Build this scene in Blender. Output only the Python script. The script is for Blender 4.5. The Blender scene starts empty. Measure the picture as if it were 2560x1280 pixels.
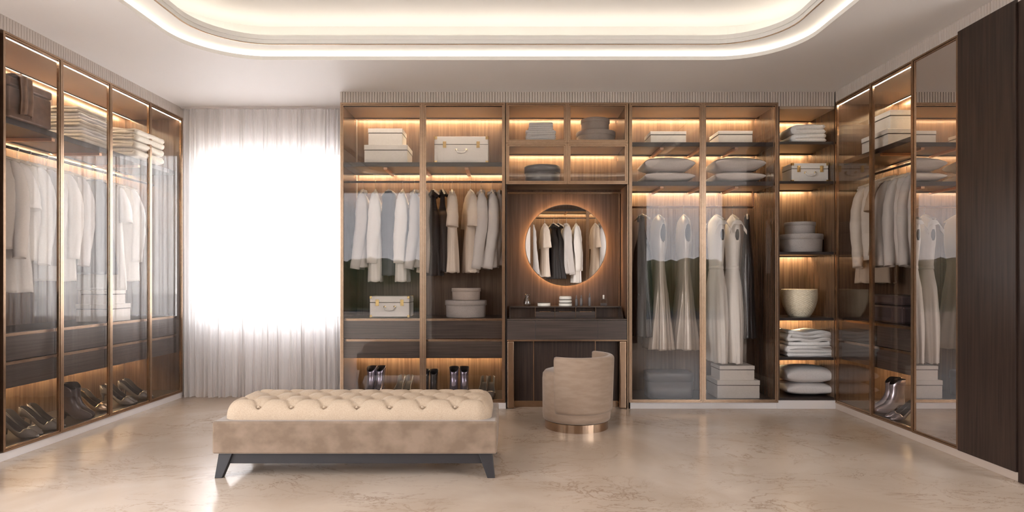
import bpy, bmesh, math, random
from mathutils import Vector
PI = math.pi
random.seed(7)
SC = bpy.context.scene
COL = SC.collection
F = 1559.0            # focal length in pixels of the 2560 px wide frame
HZ = 700.0            # horizon row
CAMZ = 1.22
D = 5.9               # front plane of the far wardrobes

# ------------------------------------------------------------------ camera
cd = bpy.data.cameras.new('camera'); cam = bpy.data.objects.new('camera', cd); COL.objects.link(cam)
cam.location = (0, 0, CAMZ); cam.rotation_euler = (PI/2, 0, 0)
cd.sensor_width = 36; cd.lens = 36*F/2560; cd.shift_y = 60/2560; cd.clip_start = 0.05; cd.clip_end = 300
SC.camera = cam
# ------------------------------------------------------------------ light levels, world, exposure
SKY = 10.5             # radiance of the overcast sky
COVE1, COVE2 = 10.0, 6.8
LED = 125.0
WARM = (1.0, 0.74, 0.43)
COVEC = (1.0, 0.91, 0.80)
SC.view_settings.view_transform = 'Standard'; SC.view_settings.look = 'None'
SC.view_settings.gamma = 1.0; SC.view_settings.use_curve_mapping = False
SC.view_settings.exposure = 0.56
w = bpy.data.worlds.new('sky'); SC.world = w; w.use_nodes = True
nt = w.node_tree; nt.nodes.clear()
_o = nt.nodes.new('ShaderNodeOutputWorld'); _b = nt.nodes.new('ShaderNodeBackground')
_t = nt.nodes.new('ShaderNodeTexCoord'); _s = nt.nodes.new('ShaderNodeSeparateXYZ'); _r = nt.nodes.new('ShaderNodeValToRGB')
nt.links.new(_t.outputs['Generated'], _s.inputs[0]); nt.links.new(_s.outputs['Z'], _r.inputs[0])
_r.color_ramp.elements[0].position = 0.0; _r.color_ramp.elements[0].color = (1, .965, .945, 1)
_r.color_ramp.elements[1].position = 0.7; _r.color_ramp.elements[1].color = (.93, .95, 1, 1)
nt.links.new(_r.outputs[0], _b.inputs[0]); _b.inputs[1].default_value = SKY; nt.links.new(_b.outputs[0], _o.inputs[0])
def portal(loc, rot, sx, sy):
    l = bpy.data.lights.new('window_portal', 'AREA'); l.shape = 'RECTANGLE'; l.size = sx; l.size_y = sy
    l.cycles.is_portal = True
    o = bpy.data.objects.new('window_portal', l); COL.objects.link(o); o.location = loc; o.rotation_euler = rot
portal((-2.52, 6.69, 1.7), (-PI/2, 0, 0), 1.66, 1.74)
portal((-2.46, -.28, 1.77), (PI/2, 0, 0), 1.46, 2.4)
portal((3.35, -.28, 1.7), (PI/2, 0, 0), 1.5, 2.5)
portal((-4.10, 1.67, 1.5), (0, -PI/2, 0), 2.8, 2.75)
portal((4.72, 1.10, 1.5), (0, PI/2, 0), 2.8, 1.9)
SC.cycles.max_bounces = 10; SC.cycles.diffuse_bounces = 5; SC.cycles.glossy_bounces = 5
SC.cycles.transparent_max_bounces = 24; SC.cycles.transmission_bounces = 4
SC.cycles.caustics_reflective = False; SC.cycles.sample_clamp_indirect = 6

# ------------------------------------------------------------------ materials
M = {}
def mat(name, col, rough=.5, metal=0.0, **k):
    m = bpy.data.materials.new(name); m.use_nodes = True; M[name] = m
    b = m.node_tree.nodes['Principled BSDF']
    b.inputs['Base Color'].default_value = (*col, 1); b.inputs['Roughness'].default_value = rough; b.inputs['Metallic'].default_value = metal
    for kk, v in k.items(): b.inputs[kk.replace('_', ' ')].default_value = v
    return m
def N(m, t): return m.node_tree.nodes.new(t)
def L(m, a, b): m.node_tree.links.new(a, b)
def noise_mat(name, c1, c2, rough=.6, scale=(1, 1, 1), nscale=8, detail=6, lo=.3, hi=.7, metal=0, bump=0, bscale=None, **k):
    m = mat(name, c1, rough, metal, **k); b = m.node_tree.nodes['Principled BSDF']
    tc = N(m, 'ShaderNodeTexCoord'); mp = N(m, 'ShaderNodeMapping'); nz = N(m, 'ShaderNodeTexNoise'); rp = N(m, 'ShaderNodeValToRGB')
    mp.inputs['Scale'].default_value = scale; nz.inputs['Scale'].default_value = nscale; nz.inputs['Detail'].default_value = detail
    L(m, tc.outputs['Object'], mp.inputs[0]); L(m, mp.outputs[0], nz.inputs[0]); L(m, nz.outputs[0], rp.inputs[0])
    rp.color_ramp.elements[0].position = lo; rp.color_ramp.elements[0].color = (*c1, 1)
    rp.color_ramp.elements[1].position = hi; rp.color_ramp.elements[1].color = (*c2, 1)
    L(m, rp.outputs[0], b.inputs['Base Color'])
    if bump:
        bp = N(m, 'ShaderNodeBump'); bp.inputs['Strength'].default_value = bump; bp.inputs['Distance'].default_value = .003
        n2 = nz
        if bscale:
            n2 = N(m, 'ShaderNodeTexNoise'); n2.inputs['Scale'].default_value = bscale; n2.inputs['Detail'].default_value = 3
            L(m, tc.outputs['Object'], n2.inputs[0])
        L(m, n2.outputs[0], bp.inputs['Height']); L(m, bp.outputs[0], b.inputs['Normal'])
    return m
def wood(name, c1, c2, rough, horiz=None, spec=.5):
    sc = (26, 26, .9) if not horiz else ((.9, 26, 40) if horiz == 'x' else (26, .9, 40))
    return noise_mat(name, c1, c2, rough, sc, 2.2, 8, .32, .68, bump=.12, Specular_IOR_Level=spec)
wood('walnut', (.095, .052, .031), (.20, .128, .080), .34)
wood('walnut_side', (.080, .044, .027), (.15, .092, .058), .20, spec=1.0)
wood('dark_wood', (.020, .012, .0095), (.050, .030, .022), .38, spec=.4)
wood('alcove_wood', (.075, .042, .028), (.14, .082, .055), .4)
wood('drawer_wood', (.040, .029, .024), (.085, .062, .052), .34, 'x')
mat('shelf_dark', (.035, .027, .025), .3)
mat('carcass_top', (.50, .38, .28), .30)
noise_mat('bronze', (.40, .275, .185), (.46, .32, .22), .27, (1, 1, 1), 30, metal=1)
mat('copper_rail', (.55, .33, .2), .35, 1)
mat('dark_metal', (.06, .045, .04), .35, .8)
mat('chrome', (.85, .84, .82), .12, 1)
mat('brass', (.75, .55, .26), .25, 1)
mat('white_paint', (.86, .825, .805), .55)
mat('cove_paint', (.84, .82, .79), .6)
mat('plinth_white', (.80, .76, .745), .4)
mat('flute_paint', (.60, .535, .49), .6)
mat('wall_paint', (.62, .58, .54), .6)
noise_mat('box_cream', (.80, .765, .715), (.86, .825, .775), .6, nscale=60, bump=.05)
mat('box_gap', (.08, .06, .05), .7)
noise_mat('case_white', (.84, .80, .765), (.89, .86, .82), .45, nscale=90, bump=.05)
noise_mat('felt_grey', (.36, .325, .31), (.43, .395, .375), .85, nscale=120, bump=.1)
noise_mat('felt_taupe', (.42, .35, .31), (.49, .42, .375), .85, nscale=120, bump=.1)
mat('trunk_grey', (.12, .115, .12), .32)
noise_mat('linen', (.64, .60, .58), (.74, .70, .68), .85, nscale=150, bump=.25)
noise_mat('towel_white', (.80, .77, .75), (.88, .86, .84), .9, nscale=90, bump=.3)
noise_mat('towel_cream', (.78, .71, .60), (.87, .81, .71), .9, nscale=90, bump=.3)
noise_mat('brown_satin', (.16, .095, .06), (.25, .15, .10), .42, nscale=20)
noise_mat('wicker', (.78, .67, .48), (.93, .84, .66), .65, nscale=60)
noise_mat('velvet', (.18, .122, .080), (.255, .180, .126), .78, (1, 1, 1.2), 9, 9, .38, .64, bump=.2, bscale=260, Sheen_Weight=.35, Sheen_Roughness=.4)
noise_mat('velvet_chair', (.275, .19, .130), (.33, .235, .168), .75, (1, 1, 4), 9, 8, .36, .66, bump=.2, bscale=260, Sheen_Weight=.3)
noise_mat('tuft_fabric', (.42, .315, .222), (.51, .40, .295), .85, (3, 3, 3), 60, 4, .3, .7, bump=.15, bscale=300)
mat('leg_black', (.022, .020, .022), .5)
def cloth(name, c, rough=.8, **k):
    c2 = tuple(min(1, v*1.1) for v in c)
    return noise_mat(name, c, c2, rough, nscale=200, detail=2, bump=.15, **k)
cloth('cloth_white', (.84, .81, .77)); cloth('cloth_grey', (.60, .57, .55)); cloth('cloth_cream', (.70, .61, .52))
cloth('cloth_ecru', (.72, .66, .59)); cloth('cloth_black', (.022, .018, .018), .6); cloth('cloth_slate', (.13, .135, .15)); cloth('cloth_beige', (.55, .44, .34))
cloth('cloth_brown', (.12, .075, .055), .55)
mat('satin', (.46, .40, .345), .34, .2, Sheen_Weight=.2)
mat('satin_black', (.02, .017, .018), .25)
mat('lining', (.03, .025, .025), .7)
mat('hanger_wood', (.75, .66, .54), .4)
mat('shoe_metal', (.30, .27, .33), .2, .75); mat('shoe_black', (.02, .018, .02), .25); mat('shoe_grey', (.20, .18, .165), .18, .15)
mat('shoe_gold', (.62, .45, .30), .22, .8); mat('shoe_dark', (.07, .05, .05), .3); mat('shoe_silver', (.55, .50, .55), .22, .7)
mat('dish_white', (.85, .80, .72), .25); mat('dish_lid', (.03, .025, .022), .3); mat('bottle_grey', (.12, .11, .11), .3)
mat('mirror', (.86, .84, .82), .0, 1); mat('mirror_door', (.80, .755, .73), .0, 1)
mat('lawn', (.045, .07, .025), .9); mat('bounce_paving', (.68, .65, .62), .8); noise_mat('hedge_leaf', (.02, .04, .012), (.07, .10, .03), .8, nscale=6)
mat('pool_water', (.02, .06, .16), .08); mat('window_frame', (.5, .48, .46), .4)
def emis(name, col, s):
    m = bpy.data.materials.new(name); m.use_nodes = True; M[name] = m; n = m.node_tree.nodes; n.clear()
    e = n.new('ShaderNodeEmission'); e.inputs[0].default_value = (*col, 1); e.inputs[1].default_value = s
    o = n.new('ShaderNodeOutputMaterial'); L(m, e.outputs[0], o.inputs[0]); return m
emis('led_warm', WARM, LED); emis('cove_led_a', COVEC, COVE1); emis('cove_led_b', COVEC, COVE2); emis('halo_led', (1, .62, .3), LED*.55)
def glassm(name, tint, r0):
    m = bpy.data.materials.new(name); m.use_nodes = True; M[name] = m; n = m.node_tree.nodes; n.clear()
    o = n.new('ShaderNodeOutputMaterial'); t = n.new('ShaderNodeBsdfTransparent'); g = n.new('ShaderNodeBsdfGlossy'); mx = n.new('ShaderNodeMixShader')
    t.inputs[0].default_value = (*tint, 1); g.inputs['Roughness'].default_value = 0; g.inputs[0].default_value = (.97, .95, .93, 1)
    lw = n.new('ShaderNodeLayerWeight'); lw.inputs[0].default_value = .5
    p = n.new('ShaderNodeMath'); p.operation = 'POWER'; p.inputs[1].default_value = 5; L(m, lw.outputs['Facing'], p.inputs[0])
    a = n.new('ShaderNodeMath'); a.operation = 'MULTIPLY_ADD'; a.inputs[1].default_value = 1-r0; a.inputs[2].default_value = r0; L(m, p.outputs[0], a.inputs[0])
    L(m, a.outputs[0], mx.inputs[0]); L(m, t.outputs[0], mx.inputs[1]); L(m, g.outputs[0], mx.inputs[2]); L(m, mx.outputs[0], o.inputs[0]); return m
glassm('door_glass', (.925, .91, .90), .032); glassm('window_glass', (.96, .97, .98), .03); glassm('tinted_glass', (.54, .55, .57), .03)  # rear panes get an added tint to dim the mirrored sky
glassm('vase_glass', (.82, .81, .80), .10)
def curtain_mat():
    m = bpy.data.materials.new('sheer'); m.use_nodes = True; M['sheer'] = m; n = m.node_tree.nodes; n.clear()
    o = n.new('ShaderNodeOutputMaterial'); t = n.new('ShaderNodeBsdfTranslucent'); d = n.new('ShaderNodeBsdfDiffuse'); tr = n.new('ShaderNodeBsdfTransparent')
    t.inputs[0].default_value = (.74, .72, .71, 1); d.inputs[0].default_value = (.90, .86, .84, 1)
    m1 = n.new('ShaderNodeMixShader'); m1.inputs[0].default_value = .5; m2 = n.new('ShaderNodeMixShader')
    lw = n.new('ShaderNodeLayerWeight'); lw.inputs[0].default_value = .5; mr = n.new('ShaderNodeMapRange')
    mr.inputs['From Max'].default_value = .8; mr.inputs['To Min'].default_value = .30; mr.inputs['To Max'].default_value = -.03; L(m, lw.outputs['Facing'], mr.inputs[0]); L(m, mr.outputs[0], m2.inputs[0])
    L(m, d.outputs[0], m1.inputs[1]); L(m, t.outputs[0], m1.inputs[2]); L(m, m1.outputs[0], m2.inputs[1]); L(m, tr.outputs[0], m2.inputs[2]); L(m, m2.outputs[0], o.inputs[0])
curtain_mat()
def marble():
    m = mat('marble', (.6, .5, .42), .13); b = m.node_tree.nodes['Principled BSDF']
    tc = N(m, 'ShaderNodeTexCoord')
    n1 = N(m, 'ShaderNodeTexNoise'); n1.inputs['Scale'].default_value = 1.1; n1.inputs['Detail'].default_value = 7; n1.inputs['Distortion'].default_value = .6
    L(m, tc.outputs['Object'], n1.inputs[0])
    r1 = N(m, 'ShaderNodeValToRGB'); r1.color_ramp.elements[0].position = .35; r1.color_ramp.elements[1].position = .68
    r1.color_ramp.elements[0].color = (.45, .350, .270, 1); r1.color_ramp.elements[1].color = (.585, .485, .40, 1)
    L(m, n1.outputs[0], r1.inputs[0])
    def vein(scale, dist, width, rot):
        mp = N(m, 'ShaderNodeMapping'); mp.inputs['Rotation'].default_value = (0, 0, rot); mp.inputs['Scale'].default_value = (1, 1.9, 1)
        L(m, tc.outputs['Object'], mp.inputs[0])
        nz = N(m, 'ShaderNodeTexNoise'); nz.inputs['Scale'].default_value = scale; nz.inputs['Detail'].default_value = 8; nz.inputs['Roughness'].default_value = .62; nz.inputs['Distortion'].default_value = dist
        L(m, mp.outputs[0], nz.inputs[0])
        s = N(m, 'ShaderNodeMath'); s.operation = 'SUBTRACT'; s.inputs[1].default_value = .5; L(m, nz.outputs[0], s.inputs[0])
        a = N(m, 'ShaderNodeMath'); a.operation = 'ABSOLUTE'; L(m, s.outputs[0], a.inputs[0])
        r = N(m, 'ShaderNodeMapRange'); r.inputs['From Min'].default_value = 0; r.inputs['From Max'].default_value = width; r.inputs['To Min'].default_value = 1; r.inputs['To Max'].default_value = 0
        L(m, a.outputs[0], r.inputs[0]); return r.outputs[0]
    v1 = vein(.8, .8, .008, .5); v2 = vein(1.7, 1.2, .009, -.35)
    msk = N(m, 'ShaderNodeTexNoise'); msk.inputs['Scale'].default_value = 1.6; L(m, tc.outputs['Object'], msk.inputs[0])
    mr = N(m, 'ShaderNodeMapRange'); mr.inputs['From Min'].default_value = .38; mr.inputs['From Max'].default_value = .60; L(m, msk.outputs[0], mr.inputs[0])
    mx = N(m, 'ShaderNodeMath'); mx.operation = 'MAXIMUM'; L(m, v1, mx.inputs[0]); L(m, v2, mx.inputs[1])
    mu = N(m, 'ShaderNodeMath'); mu.operation = 'MULTIPLY'; L(m, mx.outputs[0], mu.inputs[0]); L(m, mr.outputs[0], mu.inputs[1])
    mu2 = N(m, 'ShaderNodeMath'); mu2.operation = 'MULTIPLY'; mu2.inputs[1].default_value = .62; L(m, mu.outputs[0], mu2.inputs[0])
    mc = N(m, 'ShaderNodeMix'); mc.data_type = 'RGBA'; L(m, mu2.outputs[0], mc.inputs[0]); L(m, r1.outputs[0], mc.inputs[6]); mc.inputs[7].default_value = (.22, .13, .08, 1)
    L(m, mc.outputs[2], b.inputs['Base Color'])
    n3 = N(m, 'ShaderNodeTexNoise'); n3.inputs['Scale'].default_value = 3; L(m, tc.outputs['Object'], n3.inputs[0])
    rr = N(m, 'ShaderNodeMapRange'); rr.inputs['To Min'].default_value = .15; rr.inputs['To Max'].default_value = .28; L(m, n3.outputs[0], rr.inputs[0]); L(m, rr.outputs[0], b.inputs['Roughness'])
marble()

# ------------------------------------------------------------------ mesh helpers
class MB:
    def __init__(s): s.v = []; s.f = []; s.mi = []; s.cur = 0
    def add(s, vs, fs):
        o = len(s.v); s.v += [tuple(p) for p in vs]; s.f += [tuple(i+o for i in f) for f in fs]; s.mi += [s.cur]*len(fs); return s
    def box(s, x0, x1, y0, y1, z0, z1):
        return s.add([(x0, y0, z0), (x1, y0, z0), (x1, y1, z0), (x0, y1, z0), (x0, y0, z1), (x1, y0, z1), (x1, y1, z1), (x0, y1, z1)],
                     [(0, 3, 2, 1), (4, 5, 6, 7), (0, 1, 5, 4), (1, 2, 6, 5), (2, 3, 7, 6), (3, 0, 4, 7)])
    def hexa(s, b, t):   # four bottom and four top points
        return s.add(list(b)+list(t), [(0, 3, 2, 1), (4, 5, 6, 7), (0, 1, 5, 4), (1, 2, 6, 5), (2, 3, 7, 6), (3, 0, 4, 7)])
    def loft(s, rings, c0=True, c1=True, skip=None):
        n = len(rings[0]); vs = [p for r in rings for p in r]; fs = []
        for i in range(len(rings)-1):
            for j in range(n):
                if skip and skip(i, j): continue
                k = (j+1) % n; fs.append((i*n+j, i*n+k, (i+1)*n+k, (i+1)*n+j))
        if c0: fs.append(tuple(range(n))[::-1])
        if c1: fs.append(tuple((len(rings)-1)*n+j for j in range(n)))
        return s.add(vs, fs)
    def lathe(s, prof, n=40, cx=0, cy=0):
        return s.loft([[(cx+r*math.cos(2*PI*j/n), cy+r*math.sin(2*PI*j/n), z) for j in range(n)] for r, z in prof])
    def tube(s, pts, r, n=10, caps=True):
        P = [Vector(p) for p in pts]; rs = r if isinstance(r, (list, tuple)) else [r]*len(P); rings = []; up = None
        for i, p in enumerate(P):
            t = (P[min(i+1, len(P)-1)]-P[max(i-1, 0)]).normalized()
            if up is None: up = Vector((0, 1, 0)) if abs(t.y) < .9 else Vector((1, 0, 0))
            a = t.cross(up).normalized(); b = a.cross(t).normalized(); up = b
            rings.append([p+(a*math.cos(2*PI*j/n)+b*math.sin(2*PI*j/n))*rs[i] for j in range(n)])
        return s.loft(rings, caps, caps)
    def grid(s, fn, nu, nv):
        return s.add([fn(i/nu, j/nv) for i in range(nu+1) for j in range(nv+1)],
                     [(i*(nv+1)+j, (i+1)*(nv+1)+j, (i+1)*(nv+1)+j+1, i*(nv+1)+j+1) for i in range(nu) for j in range(nv)])
    def build(s, name, m, parent=None, smooth=False, bevel=0, solid=0, sub=0, seg=2, norm=True):
        me = bpy.data.meshes.new(name); me.from_pydata(s.v, [], s.f)
        ms = m if isinstance(m, (list, tuple)) else [m]
        for k in ms: me.materials.append(M[k])
        if len(ms) > 1: me.polygons.foreach_set('material_index', s.mi)
        if norm:
            bm = bmesh.new(); bm.from_mesh(me); bmesh.ops.recalc_face_normals(bm, faces=bm.faces); bm.to_mesh(me); bm.free()
        if smooth: me.polygons.foreach_set('use_smooth', [True]*len(me.polygons))
        me.update(); o = bpy.data.objects.new(name, me); COL.objects.link(o)
        if parent: o.parent = parent
        if bevel:
            b = o.modifiers.new('bevel', 'BEVEL'); b.width = bevel; b.segments = seg; b.limit_method = 'ANGLE'; b.angle_limit = math.radians(40)
            if seg > 1: b.harden_normals = False
        if solid:
            b = o.modifiers.new('solidify', 'SOLIDIFY'); b.thickness = solid; b.offset = -1
        if sub:
            b = o.modifiers.new('subsurf', 'SUBSURF'); b.levels = sub; b.render_levels = sub
        return o
def box(name, m, parent, x0, x1, y0, y1, z0, z1, bevel=0): return MB().box(x0, x1, y0, y1, z0, z1).build(name, m, parent, bevel=bevel)
def struct(o, label=None):
    o['kind'] = 'structure'
    return o
def thing(name, label, cat, loc=(0, 0, 0), rot=0, group=None):
    o = bpy.data.objects.new(name, None); o.empty_display_size = .05; COL.objects.link(o); o.location = loc; o.rotation_euler = (0, 0, rot)
    o['label'] = label; o['category'] = cat
    if group: o['group'] = group
    return o
def tag(o, label, cat, group=None):
    o['label'] = label; o['category'] = cat
    if group: o['group'] = group
    return o
def kids(o): return [c for c in KIDS.get(o.name, [])]
KIDS = {}
def index_kids(root):
    KIDS.clear()
    for o in bpy.data.objects:
        if o.parent: KIDS.setdefault(o.parent.name, []).append(o)
def copy_tree(o, parent=None):
    c = o.copy(); COL.objects.link(c); c.parent = parent
    for ch in list(KIDS.get(o.name, [])): copy_tree(ch, c)
    return c
def X(px, Y): return (px-1280)*Y/F
def Z(py, Y): return CAMZ-(py-HZ)*Y/F
def lerp(tab, z):      # smooth interpolation in a table of rows, first column descending
    n = len(tab)
    if z >= tab[0][0]: return tab[0][1:]
    if z <= tab[-1][0]: return tab[-1][1:]
    for i in range(n-1):
        if tab[i][0] >= z >= tab[i+1][0]:
            t = (tab[i][0]-z)/(tab[i][0]-tab[i+1][0])
            p = tab[max(i-1, 0)]; q = tab[i]; r = tab[i+1]; s_ = tab[min(i+2, n-1)]
            return tuple(max(.001, .5*((2*q[k])+(-p[k]+r[k])*t+(2*p[k]-5*q[k]+4*r[k]-s_[k])*t*t+(-p[k]+3*q[k]-3*r[k]+s_[k])*t**3)) for k in range(1, len(q)))

# ------------------------------------------------------------------ room shell
XL, XR = -3.415, 3.057
box('floor', 'marble', None, -4.1, 4.7, -.95, 6.85, -.06, 0)['kind'] = 'structure'
def rr(xl, xr, y0, y1, r, n=14):
    r = max(r, .01); out = []
    for cx, cy, a0 in ((xr-r, y1-r, 0), (xl+r, y1-r, 90), (xl+r, y0+r, 180), (xr-r, y0+r, 270)):
        for i in range(n+1):
            a = math.radians(a0+90*i/n); out.append((cx+r*math.cos(a), cy+r*math.sin(a)))
    return out
HB = (-2.512, 2.21, .9, 5.046, .56)
def hole(off): return rr(HB[0]+off, HB[1]-off, HB[2]+off, HB[3]-off, HB[4]-off*.5)
def plate(name, outer, inner, z, m, flip):
    bm = bmesh.new(); es = []
    for loop in ((outer, inner) if inner else (outer,)):
        vs = [bm.verts.new((x, y, z)) for x, y in loop]
        es += [bm.edges.new((vs[i], vs[(i+1) % len(vs)])) for i in range(len(vs))]
    bmesh.ops.triangle_fill(bm, use_beauty=True, edges=es, normal=(0, 0, -1))
    me = bpy.data.meshes.new(name); bm.to_mesh(me); bm.free(); me.materials.append(M[m])
    o = bpy.data.objects.new(name, me); COL.objects.link(o); return o
def sweep(name, prof, m, parent=None, closed=True):
    mb = MB(); rings = [[(x, y, z) for x, y in hole(off)] for off, z in prof]
    if closed: rings.append(rings[0])
    mb.loft(rings, False, False); o = mb.build(name, m, parent, smooth=False); return o
OUT = [(-4.1, -.95), (4.7, -.95), (4.7, 6.85), (-4.1, 6.85)]
c = struct(plate('ceiling', OUT, hole(0), 3.0, 'white_paint', 1))
def cpart(o): o.parent = c; return o
cpart(sweep('recess_lip', [(0, 2.9995), (0, 3.03), (-.014, 3.03), (-.014, 3.003)], 'cove_paint', closed=False))
cpart(sweep('cove_trough', [(-.014, 3.004), (-.16, 3.004), (-.16, 3.07)], 'cove_paint', closed=False))
cpart(sweep('cove_panel', [(-.16, 3.07), (.15, 3.07), (.15, 3.105), (.158, 3.105), (.158, 3.14), (.13, 3.14), (.13, 3.10), (-.12, 3.10), (-.12, 3.32)], 'cove_paint', closed=False))
cpart(sweep('cove_trim', [(.148, 3.066), (.156, 3.066), (.156, 3.0715), (.148, 3.0715)], 'bronze'))
cpart(plate('raised_ceiling', hole(-.12), None, 3.32, 'cove_paint', 1))
cpart(sweep('cove_light', [(-.15, 3.012), (-.15, 3.03), (-.145, 3.03), (-.145, 3.012)], 'cove_led_a'))
cpart(sweep('cove_light', [(-.02, 3.102), (.0, 3.102), (.0, 3.108), (-.02, 3.108)], 'cove_led_b'))

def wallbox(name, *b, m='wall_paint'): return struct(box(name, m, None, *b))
WLY, WRY = (.30, 3.05), (.15, 2.05)     # unseen side windows added to fill the near half with daylight
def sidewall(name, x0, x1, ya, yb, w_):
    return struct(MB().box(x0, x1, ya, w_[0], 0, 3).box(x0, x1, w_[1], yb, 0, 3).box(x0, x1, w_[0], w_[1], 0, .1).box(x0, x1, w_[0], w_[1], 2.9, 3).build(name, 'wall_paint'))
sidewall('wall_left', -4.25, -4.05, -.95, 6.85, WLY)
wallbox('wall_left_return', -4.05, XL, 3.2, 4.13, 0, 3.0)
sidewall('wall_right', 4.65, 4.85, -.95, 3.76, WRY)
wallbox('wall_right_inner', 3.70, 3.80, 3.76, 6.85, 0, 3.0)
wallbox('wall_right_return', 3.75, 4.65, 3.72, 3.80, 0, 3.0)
mb = MB(); wx0, wx1, wz0, wz1 = -3.33, -1.70, .80, 2.58      # far wall with its window opening
mb.box(-4.05, wx0, 6.60, 6.67, 0, 3).box(wx1, 3.75, 6.60, 6.67, 0, 3).box(wx0, wx1, 6.60, 6.67, 0, wz0).box(wx0, wx1, 6.60, 6.67, wz1, 3)
struct(mb.build('wall_back', 'white_paint'))
mb = MB()                                                    # wall behind the camera with two windows
A0, A1, B0, B1 = -3.35, -1.72, 2.57, 4.12
mb.box(-4.05, A0, -.32, -.2, 0, 3).box(A1, -1.55, -.32, -.2, 0, 3).box(2.42, B0, -.32, -.2, 0, 3).box(B1, 4.65, -.32, -.2, 0, 3)
mb.box(A0, A1, -.32, -.2, 0, .57).box(B0, B1, -.32, -.2, 0, .42).box(A0, A1, -.32, -.2, 2.98, 3).box(B0, B1, -.32, -.2, 2.98, 3)
mb.box(-1.55, 2.42, -.92, -.88, 0, 3)
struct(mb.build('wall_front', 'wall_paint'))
def window(n, x0, x1, y, z0, z1, g, mull=(), rot=0, ox=None):
    e = bpy.data.objects.new('window_%d' % n, None); COL.objects.link(e); e.location = (x0 if ox is None else ox, y, z0); e.rotation_euler = (0, 0, rot); struct(e); w_, h = x1-x0, z1-z0
    t = .035; f = MB().box(0, t, 0, .05, 0, h).box(w_-t, w_, 0, .05, 0, h).box(t, w_-t, 0, .05, 0, t).box(t, w_-t, 0, .05, h-t, h)
    for q in mull: f.box(q-.02, q+.02, 0, .05, t, h-t)
    f.build('window_frame', 'window_frame', e); box('glass_pane', g, e, t, w_-t, .022, .028, t, h-t)
window(1, wx0, wx1, 6.62, wz0, wz1, 'window_glass'); window(2, A0, A1, -.30, .57, 2.98, 'tinted_glass'); window(3, B0, B1, -.30, .42, 2.98, 'tinted_glass')
window(4, 0, 2.75, WLY[0], .1, 2.9, 'window_glass', (.92, 1.84), PI/2, -4.12); window(5, 0, 1.9, WRY[0], .1, 2.9, 'window_glass', (.95,), PI/2, 4.76)  # added side windows, out of view, that let in fill light
# fluted bulkheads above the wardrobes
def fluted(n, x0, x1, z0, z1, loc, rot, depth):
    e = bpy.data.objects.new('trim_%d' % n, None); COL.objects.link(e); e.location = loc; e.rotation_euler = (0, 0, rot); struct(e)
    box('backing', 'flute_paint', e, x0, x1, .012, depth, z0, z1)
    m = MB(); p = .0252; k = int((x1-x0)/p); p = (x1-x0)/k
    for i in range(k):
        a = x0+i*p; q = [(a+.001, .013), (a+.002, .005), (a+.006, .0005), (a+p/2, 0), (a+p-.006, .0005), (a+p-.002, .005), (a+p-.001, .013)]
        m.loft([[(u, v, z0) for u, v in q], [(u, v, z1) for u, v in q]])
    o = m.build('flute', 'flute_paint', e); o['kind'] = 'stuff'
fluted(1, 0, 4.150, 2.9, 3.0, (-1.63, D, 0), 0, .6)
fluted(2, 4.150, 3.057+1.63, 2.866, 3.0, (-1.63, D, 0), 0, .6)
fluted(3, 0, 3.4, 2.9, 3.0, (XL, 3.2, 0), PI/2, .6)
fluted(4, 0, 2.14, 2.9, 3.0, (XR, D, 0), -PI/2, .6)
# plinths
struct(box('baseboard_back', 'plinth_white', None, -1.625, -.055-.0, D+.008, D+.05, 0, .058, .002))
struct(box('baseboard_back_right', 'plinth_white', None, 1.12, 2.51, D+.008, D+.05, 0, .058, .002))
struct(box('baseboard_shelves', 'plinth_white', None, 2.51, XR+.02, D+.004, D+.05, 0, .079, .002))
struct(box('baseboard_left', 'plinth_white', None, XL-.05, XL-.008, 3.2, 6.47, 0, .058, .002))
mat('plinth_beige', (.50, .41, .345), .35)
struct(box('baseboard_right', 'plinth_beige', None, XR+.004, XR+.05, 3.74, 5.9, 0, .056, .002))
struct(box('baseboard_window', 'plinth_white', None, XL, -1.64, 6.58, 6.60, 0, .12, .003))
# exterior behind the camera, seen only as a reflection in the door glass
struct(box('ground', 'lawn', None, -60, 60, -60, 60, -.4, -.3))
struct(box('bounce_terrace', 'bounce_paving', None, -55, 55, -3.2, 58, -.30, -.07))  # pale ground added to bounce sky light in through the windows
pl = tag(box('swimming_pool', 'pool_water', None, -14, 16, -19, -11, -.30, -.27, .01), 'blue swimming pool on the lawn, mirrored dimly low in the wardrobe glass', 'pool')
mb = MB(); rnd = random.Random(3)
def hedge_fn(u, v):
    x = -26+52*u; a = v*PI; r = 1+.035*math.sin(x*1.7+v*5)+.03*math.sin(x*7.3+v*9)
    return (x, -24-1.6*math.cos(a)*r, -.3+2.7*math.sin(a)**.6*r if 0 < v < 1 else -.3)
mb.grid(hedge_fn, 160, 10)
tag(mb.build('hedge', 'hedge_leaf', smooth=True), 'dark green hedge across the garden, mirrored dimly in the wardrobe glass', 'hedge')

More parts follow.
